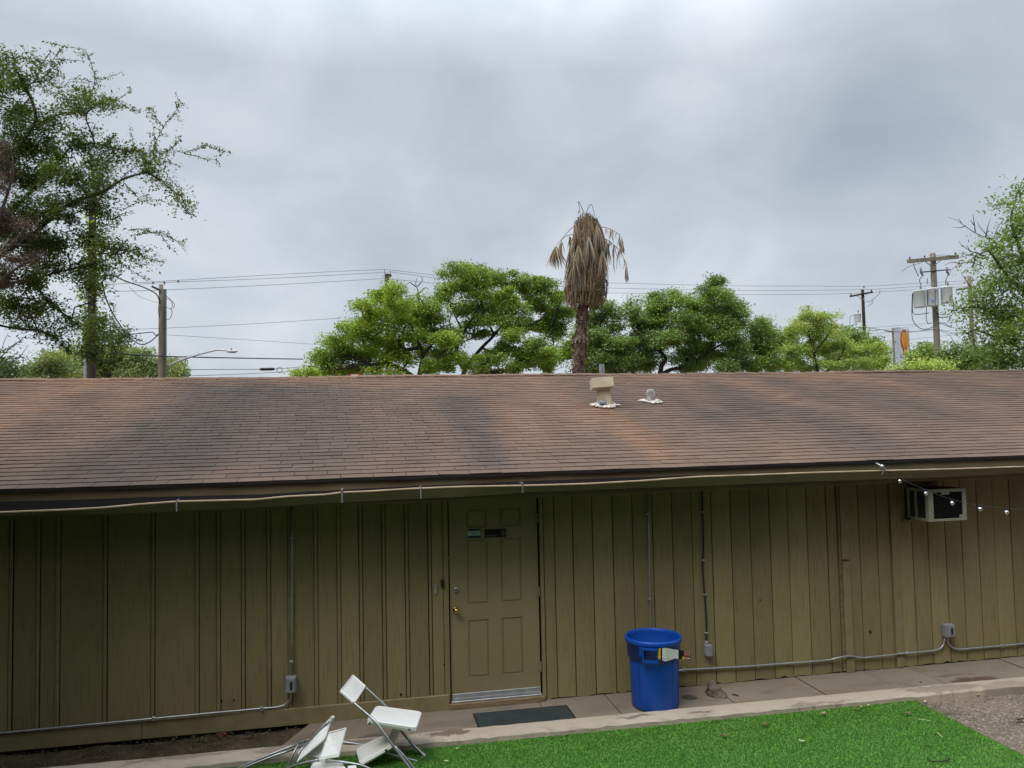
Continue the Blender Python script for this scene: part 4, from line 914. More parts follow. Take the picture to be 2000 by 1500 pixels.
# standing chair
T = thing('folding_chair', 'white folding chair standing upright and leaning, its seat open', 'chair', P(790, 1520, 6.45), CH)
s_ = pan_(T, 'seat', [(734.7, 1380.5, 6.86), (824, 1392.5, 6.82), (813.5, 1424, 6.45), (716, 1409, 6.52)], .030, .035, .002)
MB().panel([P(717, 1410, 6.53), P(813.5, 1426, 6.455), P(812.5, 1430, 6.46), P(716.5, 1414, 6.535)], .012, .002).build('rim', WHITEPL, s_)
for a_, b2, d2 in ((721, 1412.3, 6.508), (798.5, 1424.5, 6.443)):
    MB().tube([P(a_, b2, d2), P(a_+1.5, b2+1.5, d2-.004)], .010, 8).build('pivot', BLACK, s_)
pan_(T, 'backrest', [(688.7, 1318, 7.0), (714.7, 1341, 6.94), (692, 1375, 6.60), (663.3, 1350, 6.68)], .024, .012, .007)
tubes(T, [[(690, 1372, 6.60), (708, 1387, 6.56), (726, 1402, 6.52), (735, 1411.5, 6.49), (750, 1432, 6.45), (768, 1457, 6.42), (800, 1500, 6.37), (822, 1528, 6.34)],
          [(713.5, 1342, 6.94), (735, 1362, 6.90), (755, 1381, 6.87), (770, 1402, 6.84), (783, 1427, 6.80), (810, 1458, 6.74), (832, 1483, 6.70), (846, 1528, 6.66)],
          [(771, 1457, 6.44), (790, 1478, 6.41), (810, 1503, 6.39), (832, 1530, 6.37)],
          [(786, 1430, 6.82), (812, 1459, 6.77), (834, 1479, 6.72), (841, 1490, 6.70), (843, 1505, 6.68), (843, 1530, 6.67)]])
MB().tube([P(822, 1528, 6.34), P(846, 1529, 6.66)], .0105, 8).build('foot_bar', CHROME, T, True)
MB().tube([P(826, 1476, 6.70), P(822, 1496, 6.62), P(828, 1510, 6.60)], .009, 8).build('stretcher', CHROME, T, True)
# chair lying under it
T = thing('folding_chair', 'white folding chair lying on the turf beneath the upright one', 'chair', P(725, 1490, 6.6), CH)
s_ = pan_(T, 'seat', [(696, 1464.5, 6.80), (750, 1437.5, 6.82), (767, 1458, 6.52), (703, 1494, 6.46)], .028, .03, .004)
MB().panel([P(703, 1494, 6.45), P(766, 1459, 6.51), P(763, 1463.5, 6.515), P(704.5, 1497, 6.455)], .012, .002).build('rim', WHITEPL, s_)
MB().tube([P(753.5, 1464, 6.50), P(755, 1468, 6.49)], .011, 8).build('pivot', BLACK, s_)
pan_(T, 'backrest', [(768, 1424, 6.86), (782, 1424, 6.72), (772, 1453, 6.60), (757, 1447, 6.74)], .022, .012, .004)
tubes(T, [[(668, 1449, 6.85), (690, 1452, 6.84), (715, 1456, 6.83), (745, 1461, 6.82)], [(750, 1470, 6.62), (775, 1477, 6.62), (800, 1483, 6.62), (826, 1490, 6.62)]])
# chair leaning at the left
T = thing('folding_chair', 'toppled white folding chair with its leg tubes pointing left towards the kerb', 'chair', P(600, 1490, 6.5), CH)
pan_(T, 'seat', [(650, 1397.5, 6.62), (635.5, 1444, 6.50), (578, 1492, 6.40), (599, 1452, 6.56)], .022, .025, .003)
MB().panel([P(644, 1404, 6.60), P(649, 1397.5, 6.59), P(652.5, 1401, 6.58), P(648, 1410, 6.58)], .03, .004).build('hook', WHITEPL, T)
pan_(T, 'backrest', [(612, 1454, 6.60), (634, 1447, 6.58), (627, 1480, 6.48), (599, 1480, 6.50)], .018, .01, .004)
tubes(T, [[(643, 1409, 6.58), (620, 1432, 6.55), (600, 1452, 6.52), (590, 1462, 6.50), (582, 1474, 6.46), (573, 1500, 6.42)],
          [(604, 1444.5, 6.66), (594, 1448, 6.66), (575, 1456, 6.66), (550, 1465, 6.64), (510, 1481, 6.60), (462, 1502, 6.56), (440, 1512, 6.54)],
          [(600, 1452, 6.60), (585, 1458, 6.60), (560, 1468, 6.60), (540, 1474.5, 6.58), (505, 1488, 6.55), (470, 1503, 6.52)],
          [(583, 1451, 6.64), (577, 1464, 6.58), (570, 1478, 6.54), (561, 1500, 6.50)]])
# chair in front
T = thing('folding_chair', 'collapsed white folding chair with curved grey tubes, frontmost in the heap', 'chair', P(650, 1500, 6.35), CH)
b0 = pan_(T, 'backrest', [(643, 1430.5, 6.50), (677, 1421.5, 6.46), (662.5, 1476, 6.32), (625, 1482, 6.34)], .024, .008, .007)
MB().panel([P(622.5, 1479, 6.30), P(663, 1473.5, 6.28), P(662, 1478.5, 6.27), P(623.5, 1484.5, 6.29)], .02, .003).build('rim', WHITEPL, b0)
MB().panel([P(623.5, 1482, 6.29), P(637, 1480.5, 6.28), P(636.5, 1489, 6.275), P(625, 1488, 6.285)], .03, .003).build('clip', WHITEPL, b0)
pan_(T, 'seat', [(612, 1491, 6.40), (666, 1490, 6.36), (684, 1512, 6.15), (599, 1514, 6.18)], .028, .03, .004)
tubes(T, [[(552, 1506, 6.30), (565, 1499, 6.30), (590, 1491, 6.29), (624, 1483.5, 6.285)], [(637, 1484.5, 6.28), (660, 1487, 6.28), (690, 1491.5, 6.27), (710, 1496.5, 6.26), (735, 1508, 6.25)]])
MB().panel([P(680, 1496, 6.24), P(695, 1495, 6.24), P(698, 1503, 6.22), P(679, 1504, 6.22)], .02, .004).build('clip', WHITEPL, T)

# ================================================================== UTILITY POLES
def ground_under(p): return Vector((p.x, p.y, -.1))
def pole(mb, top, r0, r1, n=12):
    g0 = ground_under(top); k_ = 8
    mb.tube([g0+(top-g0)*(i/k_) for i in range(k_+1)], [r0+(r1-r0)*i/k_ for i in range(k_+1)], n); return mb
def insulator(p, T, s=1.0, name='insulator', m=None):
    return MB().lathe([(.02*s, 0), (.02*s, .05*s), (.06*s, .06*s), (.035*s, .09*s), (.06*s, .10*s), (.03*s, .14*s), (.03*s, .17*s), (0, .18*s)], p, 10).build(name, m or PORC, T, True)
UP = 'utility poles behind the building'
# vine-clad pole
DV = 28.0; top = P(181, 382, DV)
VP = thing('utility_pole', 'tall dark pole wrapped in vines inside the big left tree', 'utility pole', ground_under(top), UP)
pole(MB(), top, .16, .125).build('pole', POLED, VP, True)
# weathered twin pole with street lamp
DL = 36.0; top = P(314.5, 556, DL); LP = thing('utility_pole', 'pale weathered utility pole carrying a street lamp arm, left of the roof centre', 'utility pole', ground_under(top), UP)
pole(MB(), top, .135, .10).build('pole', POLEW, LP, True)
top2 = P(322, 565, DL+.22); pole(MB(), top2, .10, .08).build('pole', POLEW, LP, True)
MB().beam(P(296.5, 559.5, DL-.2), P(313, 567, DL-.15), .10, .09).build('crossarm', POLED, LP)
for px, py in ((299, 556), (321, 556), (348, 553)): insulator(P(px, py, DL), LP, .9)
mb = MB()
for l in ([(323, 577), (331, 583), (337, 595), (335, 600)], [(324, 582), (338, 590), (340, 600), (331, 603)], [(326, 600), (336, 607), (332, 622), (325, 624)], [(312, 580), (309.5, 605), (311, 620)]): mb.tube(spline([P(a_, b2, DL-.2) for a_, b2 in l], 4), .014, 6)
mb.build('drop_wire', RUBBER, LP)
mb = MB(); mb.tube(spline([P(327, 715, DL-.2), P(355, 703, DL-.4), (P(390, 692, DL-.6)), P(415, 685.5, DL-.8), P(428, 683.5, DL-.9), P(443, 684.5, DL-1)], 4), [.055]*6+[.04]*14+[.03], 8); la_ = mb.build('lamp_arm', ALU, LP, True)
MB().tube([P(330, 702, DL-.2), P(370, 694, DL-.5), P(418, 685, DL-.8)], .008, 6).build('stay', STEEL, la_)
mb = MB(); c_ = P(453, 686, DL-1.05)
bm = bmesh.new(); bmesh.ops.create_uvsphere(bm, u_segments=16, v_segments=10, radius=1)
for v in bm.verts: v.co = c_+rt*(v.co.x*.27)+Vector((0, 0, v.co.z*.065 if v.co.z > 0 else v.co.z*.09))+Vector((fw.x, fw.y, 0))*v.co.y*.13
bm.verts.index_update(); mb.add([v.co.copy() for v in bm.verts], [[v.index for v in f.verts] for f in bm.faces]); bm.free(); mb.build('lamp_head', pm('pale_lamp_head', (0.6, 0.62, 0.63), None, 5), LP, True)
MB().tube([P(452, 684, DL-1.05), P(452, 680.5, DL-1.05)], .035, 8).build('photocell', BLACK, LP)
# pole behind the bright oak
DC = 47.0; top = P(755.5, 535, DC); CP = thing('utility_pole', 'dark pole top poking out above the bright green oak', 'utility pole', ground_under(top), UP)
pole(MB(), top, .17, .13).build('pole', POLED, CP, True); MB().beam(P(757, 543, DC-.3), P(763, 536.5, DC-.4), .14, .13).build('crossarm', POLED, CP)
for px, py in ((751, 533), (762.5, 536.5)): MB().tube([P(px, py+3, DC-.1), P(px, py-7, DC-.1)], .018, 6).build('insulator', PORC, CP)
# dark pole with one transformer
D1 = 54.0; top = P(1684.5, 565.5, D1); Q1 = thing('utility_pole', 'slim dark utility pole with a single transformer, above the yellow green tree', 'utility pole', ground_under(top), UP)
pole(MB(), top, .135, .10).build('pole', POLED, Q1, True)
MB().beam(P(1660, 579, D1-.15), P(1704.5, 570.5, D1-.15), .11, .11).build('crossarm', POLED, Q1)
for p in (((1674, 577.5), (1684, 586)), ((1694, 574), (1685, 586))): MB().beam(P(*p[0], D1-.22), P(*p[1], D1-.14), .03, .03).build('brace', STEEL, Q1)
for px, py in ((1662, 578), (1687.5, 563), (1702, 570.5)): insulator(P(px, py, D1-.1), Q1, 1.1)
def can(T, c_, r, h, name='transformer'):
    o = MB().lathe([(0, -h/2), (r*.94, -h/2), (r, -h/2+.03), (r, h/2-.06), (r*1.05, h/2-.05), (r*1.05, h/2-.01), (r*.9, h/2+.01), (0, h/2+.03)], c_, 20).build(name, TRANSF, T, True)
    MB().lathe([(.02, 0), (.05, .03), (.035, .08), (.05, .11), (.03, .16), (.025, .24), (0, .25)], c_+Vector((.02, -r*.3, h/2+.01)), 10).build('bushing', PORC, o, True); return o
can(Q1, P(1675, 620.5, D1-.4), .23, .60)
mb = MB()
for l in ([(1668, 616), (1661, 618), (1660, 632), (1659, 641)], [(1689, 591), (1694, 588), (1700, 590), (1704, 585), (1705, 590), (1702, 594), (1695, 598)], [(1702, 587), (1716, 575), (1719, 566)]): mb.tube(spline([P(a_, b2, D1-.3) for a_, b2 in l], 4), .016, 6)
mb.build('drop_wire', RUBBER, Q1)
# weathered pole with three transformers
D2 = 38.0; top = P(1821.5, 495, D2); Q2 = thing('utility_pole', 'big weathered utility pole with crossarm and three pale transformers', 'utility pole', ground_under(top), UP)
pole(MB(), top, .16, .135).build('pole', POLEW, Q2, True)
MB().beam(P(1773, 510.5, D2-.22), P(1871.5, 501.5, D2-.22), .15, .17).build('crossarm', POLEW, Q2)
MB().beam(P(1801, 531.5, D2-.18), P(1856, 526.5, D2-.18), .05, .05).build('fuse_arm', POLED, Q2)
for p in (((1806, 510), (1818, 519)), ((1840, 507), (1825, 518))): MB().beam(P(*p[0], D2-.31), P(*p[1], D2-.16), .035, .035).build('brace', STEEL, Q2)
for px, py in ((1777, 507), (1806, 504), (1866, 498)): insulator(P(px, py, D2-.22), Q2, .85)
for px, py in ((1801, 528), (1852, 527)):
    f_ = MB().tube([P(px-3, py-5, D2-.3), P(px-2, py+4, D2-.32), P(px+2, py+11, D2-.3)], [.045, .06, .03], 8).build('fuse_cutout', PORC, Q2, True)
t1 = can(Q2, P(1796, 584, D2-.42), .275, .84); t2 = can(Q2, P(1821.5, 580.5, D2-.47), .27, .86); t3 = can(Q2, P(1849, 576, D2-.42), .26, .80)
MB().box(P(1813.5, 584, D2-.745), P(1813.5, 584, D2-.745)+Vector((.01, .01, .01)))
c_ = P(1821.5, 587, D2-.76); MB().obox(c_, (.13, .012, .12), Matrix.Rotation(-YAW, 3, 'Z')).build('sticker', pm('blue_sticker', (0.10, 0.22, 0.62), (0.25, 0.4, 0.75), 20), t2)
c_ = P(1821.5, 573.5, D2-.76); MB().obox(c_, (.09, .012, .07), Matrix.Rotation(-YAW, 3, 'Z')).build('sticker', pm('orange_sticker', (0.60, 0.33, 0.12), None, 20), t2)
mb = MB()
for px in (1812, 1826.5): mb.tube([P(px, 566, D2-.73), P(px, 575, D2-.765), P(px, 596, D2-.765)], .014, 6)
mb.build('lead_wire', RUBBER, t2)
mb = MB()
for l in ([(1783, 572), (1782, 600), (1784, 612), (1795, 614), (1815, 611)], [(1782, 574), (1781, 610), (1784, 628), (1795, 640), (1808, 643), (1822, 639)], [(1810, 598), (1809, 622), (1813, 632), (1818, 630)],
          [(1862, 590), (1862, 604), (1855, 612), (1842, 615), (1830, 612)], [(1863, 596), (1860, 614), (1848, 619), (1831, 620)], [(1802, 538), (1796, 547), (1799, 557)], [(1853, 534), (1848, 545), (1847, 556)], [(1784, 514), (1786, 522), (1794, 540)],
          [(1811, 544), (1811, 555)], [(1832, 630), (1845, 632), (1858, 640)]): mb.tube(spline([P(a_, b2, D2-.35) for a_, b2 in l], 4), .017, 6)
mb.build('drop_wire', RUBBER, Q2)
# pole in the right tree, pole by the sign
D3 = 42.0; top = P(1893, 540, D3); Q3 = thing('utility_pole', 'weathered pole half hidden in the leaves of the right tree', 'utility pole', ground_under(top), UP)
pole(MB(), top, .125, .10).build('pole', POLEW, Q3, True); MB().beam(P(1868, 566, D3-.2), P(1905, 560, D3-.2), .10, .10).build('crossarm', POLEW, Q3)
D4 = 62.0; top = P(1743.5, 641, D4); Q4 = thing('utility_pole', 'short thin grey pole standing just left of the white sign pylon', 'utility pole', ground_under(top), UP)
pole(MB(), top, .10, .08).build('pole', POLEW, Q4, True); MB().beam(P(1729, 646, D4-.15), P(1744, 648, D4-.15), .08, .08).build('crossarm', POLED, Q4)
D5 = 60.0; top = P(167, 560, 34.0); Q5 = thing('flag_pole', 'thin pale metal pole just left of the vine covered pole', 'pole', ground_under(top))
pole(MB(), top, .06, .05).build('pole', ALU, Q5, True)

# ================================================================== FILLING STATION SIGN
DS = 66.0; sw = pm('white_sign_enamel', (0.74, 0.77, 0.82), (0.68, 0.71, 0.76), 2, (1, 1, 1), 0.4); sg = pm('pale_blue_grey_sign_side', (0.42, 0.48, 0.58), None, 3)
c_ = P(1758, 690, DS); S = thing('station_sign', 'white pylon sign with a yellow and red shell emblem seen nearly edge on', 'sign', ground_under(c_))
U = (rt*.73+Vector((fw.x, fw.y, 0))*.68); U.z = 0; U.normalize(); Wd = Vector((0, 0, 1)).cross(U)     # face runs along U, away from the camera
o0 = ground_under(P(1761, 690, DS)); zt = P(1760, 639, DS).z
def sbox(u0, u1, w0, w1, z0, z1): 
    v = []
    for z in (z0, z1):
        for u_, w_ in ((u0, w0), (u1, w0), (u1, w1), (u0, w1)): v.append(Vector((o0.x, o0.y, z))+U*u_+Wd*w_)
    return v, [[0, 3, 2, 1], [4, 5, 6, 7], [0, 1, 5, 4], [1, 2, 6, 5], [2, 3, 7, 6], [3, 0, 4, 7]]
mb = MB(); mb.add(*sbox(0.0, 2.0, .10, .62, 3.0, zt)); mb.build('cabinet', sw, S)
mb = MB(); mb.add(*sbox(-.05, -.005, .05, .68, 0, zt+.02)); mb.add(*sbox(2.005, 2.05, .05, .68, 0, zt+.02)); mb.build('side_panel', sg, S)
mb = MB(); mb.add(*sbox(-.3, .0, .62, .95, zt-1.1, zt-.85)); mb.build('bracket', sw, S)
# scallop emblem on the face that looks right of the camera
def emb(sc, off, m, name):
    zc_ = (P(1767, 643, DS).z+P(1767, 690, DS).z)/2; hh_ = (P(1767, 643, DS).z-P(1767, 692, DS).z)/2*sc; ww = .86*sc; pts = []
    for i in range(29):
        t_ = -math.pi*.18+i/28*math.pi*1.36; k_ = 1+.035*math.cos(i/28*math.pi*14); pts.append((ww*math.cos(t_)*k_, hh_*(.15+.85*math.sin(t_)*k_) if math.sin(t_) > 0 else hh_*(.15+.7*math.sin(t_)*k_)))
    pts += [(-.34*sc, -hh_*.72), (-.36*sc, -hh_), (.36*sc, -hh_), (.34*sc, -hh_*.72)]
    mb = MB(); n_ = len(pts); f3 = lambda a_, b2, w_: Vector((o0.x, o0.y, zc_+b2))+U*(1.0+a_)-Wd*(w_-.10)
    mb.add([f3(a_, b2, off) for a_, b2 in pts]+[f3(a_, b2, 0.0) for a_, b2 in pts], [list(range(n_)), list(range(2*n_-1, n_-1, -1))]+[[i, (i+1) % n_, (i+1) % n_+n_, i+n_] for i in range(n_)])
    o = mb.build(name, m, S); return o, f3, hh_, ww
SRED = pm('red_orange_emblem_edge', (0.50, 0.075, 0.02), None, 3); SYEL = pm('amber_yellow_emblem', (0.90, 0.52, 0.06), (0.85, 0.44, 0.04), 3)
e1, _, _, _ = emb(1.0, .06, SRED, 'emblem'); e2, f3, hh_, ww = emb(.86, .085, SYEL, 'emblem')
mb = MB()
for a_ in (-.6, -.4, -.2, 0, .2, .4, .6): mb.beam(f3(a_*.35, -hh_*.7, .089), f3(a_*1.1, hh_*(.95-.5*a_*a_), .089), .03, .012, Wd)
mb.build('rib', SRED, e2)

# ================================================================== POWER LINES
def wire(l, r, label, sub=6, name='power_line', m=None, grp='power lines behind the building'):
    pts = spline([P(*p) for p in l], sub); return tag(MB().tube(pts, r, 5).build(name, m or WIRE, None, True, pts[0]), label, 'power line', grp)
wire([(205, 556, 29), (321, 549, DL), (500, 538.5, 41), (640, 531, 44), (751, 526, DC)], .011, 'topmost of three wires from the left lamp pole to the pole above the oak')
wire([(270, 555, 33), (348, 550.5, DL), (500, 545, 41), (640, 538, 44), (762.5, 531, DC)], .011, 'middle of three wires from the left lamp pole to the pole above the oak')
wire([(210, 569.5, 30), (328, 566, DL), (500, 558, 41), (640, 550.5, 44), (749, 544, DC)], .011, 'lowest of three wires from the left lamp pole to the pole above the oak')
wire([(751, 526, DC), (880, 540, 48.5), (1000, 547, 50), (1190, 552.5, 52), (1420, 558, 53), (1560, 558.5, 53.6), (1687.5, 559, D1), (1780, 554, 56), (1930, 546, 58)], .012, 'uppermost long wire running from the oak pole past the palm to the slim dark pole')
wire([(762.5, 531, DC), (880, 546.5, 48.5), (1000, 556, 50), (1190, 562.5, 52), (1420, 567, 53), (1560, 567.2, 53.6), (1702, 565, D1), (1800, 559, 56), (1930, 551, 58)], .012, 'second long wire below the uppermost, passing behind the palm skirt')
wire([(749, 544, DC), (880, 556, 48.5), (1000, 566, 50), (1190, 572, 52), (1420, 575.5, 53), (1560, 575, 53.6), (1662, 573, D1), (1800, 565, 56), (1930, 557, 58)], .012, 'third and lowest of the long wires passing behind the palm skirt')
wire([(225, 644, 34), (320, 641, DL), (500, 632, 41), (664, 621.5, 45)], .010, 'thin wire rising from the lamp pole to the edge of the bright oak')
wire([(327, 654, DL), (500, 665, 41), (640, 674, 45)], .009, 'thin wire falling from the lamp pole to the edge of the bright oak')
wire([(212, 689, 33), (318, 696, DL-.3), (500, 700, 41), (592, 701.5, 44)], .030, 'thick black cable crossing the lamp pole low above the roof', m=RUBBER)
W = thing('power_line', 'cable low above the roof with a black splice sleeve and a hanging ring', 'power line', P(523, 721, 38), 'power lines behind the building')
MB().tube(spline([P(358, 722, 35), P(450, 721.5, 37), P(523, 721, 38), P(560, 719, 39), P(600, 715, 40)], 5), .014, 6).build('cable', RUBBER, W)
MB().tube([P(507, 721.3, 38), P(510, 721.3, 38), P(533, 720.8, 38), P(537, 720.8, 38)], [.03, .075, .075, .03], 10).build('splice_sleeve', RUBBER, W, True)
c_ = P(546, 722.5, 38); MB().tube([c_+rt*(.135*math.cos(t))+Vector((0, 0, .135*math.sin(t))) for t in np.linspace(0, 6.2832, 22)], .014, 6).build('cable_ring', RUBBER, W)
wire([(352, 734.5, 35), (450, 731.5, 37), (550, 726.5, 39), (610, 722, 40)], .012, 'lowest cable, just skimming the roof ridge left of the oak', m=RUBBER)
wire([(197, 558, 28), (205, 542, 28.5), (217, 537, 29), (245, 549, 31), (280, 561, 34), (302, 572, DL-.4), (309, 580, DL-.2), (312, 592, DL-.15)], .028, 'black cable arching from the vine pole over to the top of the lamp pole', 5, m=RUBBER)
wire([(200, 552, 28), (206, 580, 28.5), (222, 615, 29.5), (240, 642, 31), (258, 663, 33), (276, 673, 34), (292, 668, 35), (308, 655, DL-.2)], .026, 'black cable sagging in a deep curve from the vine pole to the lamp pole', 5, m=RUBBER)
wire([(244, 654, 31), (270, 651.5, 33), (297, 649, 35), (304, 655, DL-.3), (311, 651, DL-.2)], .022, 'short black cable joining the deep curve to the middle of the lamp pole', 5, m=RUBBER)
wire([(252, 560, 31), (275, 580, 33), (309, 592, DL-.2)], .008, 'very thin slack wire under the arching cable by the lamp pole', 5)
wire([(1690, 639.5, D1), (1715, 643, 56), (1740, 647, 60), (1775, 648.5, 52), (1822, 643, D2-.2)], .020, 'black cable from the slim dark pole across the sign to the transformer pole', 5, m=RUBBER)
for k_, (a_, lb) in enumerate(([[(1560, 637, 56), (1690, 640, 58), (1780, 634, 58), (1900, 627, 58)], 'thin wire crossing the top of the white sign pylon'], [[(1440, 638, 52), (1560, 641, 54), (1690, 646, 57), (1800, 636, 58)], 'thin wire just under the first at the sign pylon top'],
        [[(1690, 652, 58), (1760, 648, 58), (1900, 645, 58)], 'thin wire passing behind the emblem of the sign'], [[(1720, 700, 58), (1790, 697, 50), (1824, 694, D2-.2)], 'lowest thin wire from the sign to the transformer pole'], [[(1770, 664, 58), (1824, 658, 50), (1900, 650, 50)], 'thin wire at the emblem middle running to the right tree'])):
    wire(a_, .010, lb)
for a_, lb in (([(1830, 618, D2), (1855, 622, 36), (1900, 634, 34)], 'upper service wire right of the transformer pole'), ([(1830, 630, D2), (1862, 640, 36), (1895, 641, 34)], 'second service wire right of the transformer pole'),
        ([(1830, 642, D2), (1860, 650, 36), (1895, 650, 34)], 'third service wire right of the transformer pole'), ([(1830, 664, D2), (1860, 670, 36), (1895, 678, 34)], 'fourth service wire right of the transformer pole'), ([(1831, 644, D2), (1855, 655, 36), (1862, 668, 35), (1868, 676, 34)], 'slack service wire drooping into the bushes right of the transformer pole'),
        ([(1761, 530, 30), (1777, 520, 34), (1800, 513, D2-.3)], 'thin tie wire running left from the transformer pole crossarm'), ([(1826, 500, D2-.3), (1840, 498, D2-.3), (1866, 500, D2-.3)], 'jumper wire looping over the transformer pole crossarm')): wire(a_, .011, lb, m=RUBBER)

# ================================================================== TREES
class Plant:
    def __init__(s, name, label, cat, base, group): s.T = thing(name, label, cat, base, group); s.b = MB(); s.c = []; s.L = []; s.dr = []; s.nb = []
    def limb(s, pts, ra, rb, n=6):
        pts = [Vector(p) for p in pts]; k = len(pts); s.b.tube(pts, [ra+(rb-ra)*i/max(1, k-1) for i in range(k)], n); s.nb += pts
    def wig(s, a, b, amp, k=5):
        a = Vector(a); b = Vector(b); L_ = (b-a).length; out = []
        for i in range(k+1):
            t_ = i/k; out.append(a+(b-a)*t_+Vector((random.gauss(0, 1), random.gauss(0, 1), random.gauss(0, 1)))*(amp*L_*math.sin(math.pi*t_))+Vector((0, 0, amp*L_*.9*math.sin(math.pi*t_))))
        return out
    def near(s, p): return min(s.nb, key=lambda q: (q-p).length+max(0, q.z-p.z)*.8)
    def leaves(s, cen, L_, droop=0.0):
        s.c.append(np.asarray(cen, float)); n = len(cen); s.L.append(np.full(n, L_)*rng.uniform(.7, 1.25, n)); s.dr.append(np.full(n, droop))
    def finish(s, leafmat, barkmat, wl=.45, crown='crown', trunk='trunk'):
        if s.b.v: s.b.build(trunk, barkmat, s.T, True)
        if not s.c: return s.T
        c = np.concatenate(s.c); L_ = np.concatenate(s.L); dr = np.concatenate(s.dr); n = len(c)
        nm = rng.normal(size=(n, 3)); nm[:, 2] = np.abs(nm[:, 2])+.55; nm /= np.linalg.norm(nm, axis=1)[:, None]
        rd = rng.normal(size=(n, 3)); t_ = np.cross(nm, rd); t_ /= np.linalg.norm(t_, axis=1)[:, None]; t_[:, 2] -= dr; t_ /= np.linalg.norm(t_, axis=1)[:, None]
        b_ = np.cross(nm, t_); b_ /= np.linalg.norm(b_, axis=1)[:, None]
        h = L_[:, None]/2; w_ = h*wl
        V = np.stack([c-t_*h, c+b_*w_+nm*w_*.35+t_*h*.1, c+t_*h-nm*h*.15, c-b_*w_+nm*w_*.35+t_*h*.1], 1).reshape(-1, 3)
        link(crown, V, np.arange(4*n).reshape(-1, 4), leafmat, s.T); return s.T

LAI = 3.4
def crown(pl, blobs, d, leaf, per, dz=1.0, sub=None, fill=1.0, tw=.012, droop=0.0, back=True, reach=True, flat=.60):
    """blobs of foliage round a limb skeleton: px, py, half width, half height in photo pixels, optional depth shift and density"""
    blobs = list(blobs)+[(b_[0]+random.uniform(-.5, .5)*b_[2], b_[1]+random.uniform(-.2, .5)*b_[3], b_[2]*1.05, b_[3]*1.05, random.uniform(.4, 1.3)*dz, (b_[5] if len(b_) > 5 else 1)*.55) for b_ in blobs if back and not (len(b_) > 5 and b_[5] < .65)]
    for bl in blobs:
        px, py, rx, ry = bl[:4]; dd = bl[4] if len(bl) > 4 else random.uniform(-.5, .5)*dz; dens = bl[5] if len(bl) > 5 else 1.0
        D_ = d+dd; m = D_/F_PX; cx = P(px, py, D_); ax, az = rx*m, ry*m; ay = (ax+az)*.5
        if reach:
            q = pl.near(cx); pl.limb(pl.wig(q, cx, .12), max(tw*2.2, .018*(q-cx).length), tw*1.2)
        k = max(5, int(ax*az*math.pi/(leaf*leaf*11.0)))
        cs = []
        for _ in range(k):
            v = Vector((random.gauss(0, 1), random.gauss(0, 1), random.gauss(0, 1))).normalized()*(random.random()**.38)
            cs.append(cx+Vector((v.x*ax, v.y*ay, v.z*az)))
        nl = int(LAI*fill*dens*math.pi*ax*az/(.25*leaf*leaf*.46)/k)+1
        for c_ in cs:
            if random.random() < .35: pl.limb(pl.wig(pl.near(c_) if random.random() < .3 else cx, c_, .10, 3), tw, tw*.35, 4)
            if nl <= 0: continue
            sg_ = leaf*random.uniform(1.1, 2.6)
            g_ = np.clip(rng.normal(size=(nl, 3)), -1.7, 1.7)*np.array([sg_, sg_, sg_*flat]); pl.leaves(np.array(c_)+g_, leaf, droop)

def sprays(pl, lists, d, leaf, step, r=.010, side=.5, jit=.5, dens=2, slen=.30):
    """twigs followed one by one, with leaves all along them and short side shoots"""
    for l in lists:
        off = random.uniform(-jit, jit); n_ = len(l)
        pts = spline([P(a_, b2, d+off+random.uniform(-.06, .06)) for a_, b2 in l], 6); pl.limb(pts, r, r*.3, 5)
        L_ = sum((pts[i+1]-pts[i]).length for i in range(len(pts)-1)); acc = 0; cen = []
        for i in range(len(pts)-1):
            sg = pts[i+1]-pts[i]; ln_ = sg.length; k = max(1, int(ln_/step))
            for q in range(k):
                p = pts[i]+sg*((q+random.random())/k)
                for _ in range(dens): cen.append(p+Vector((random.gauss(0, 1), random.gauss(0, 1), random.gauss(0, 1)))*leaf*.45)
                if random.random() < side*step/.12:
                    dv = (Vector((random.gauss(0, 1), random.gauss(0, 1), random.gauss(0, .9)+.25)).normalized()+sg.normalized()*.6).normalized()*random.uniform(.4, 1.2)*slen
                    e_ = p+dv; pl.limb([p, p+dv*.5+Vector((0, 0, .02)), e_], r*.4, r*.2, 4)
                    for _ in range(int(dv.length/step*dens*.9)):
                        cen.append(p+dv*random.random()+Vector((random.gauss(0, 1), random.gauss(0, 1), random.gauss(0, 1)))*leaf*.45)
        pl.leaves([tuple(c) for c in cen], leaf)
def skeleton(pl, px, d, top_py, r0, branches, wob=.05):
    t_ = P(px, top_py, d); b_ = ground_under(t_); pts = [b_+(t_-b_)*(i/6)+Vector((random.gauss(0, wob), random.gauss(0, wob), 0)) for i in range(7)]
    pl.limb(pts, r0, r0*.6, 10)
    for l, ra, rb in branches:
        q = spline([P(a_, b2, d+(dd[0] if dd else 0)) for a_, b2, *dd in l], 4); pl.limb(q, ra, rb, 7)

TG = 'trees beyond the roof'
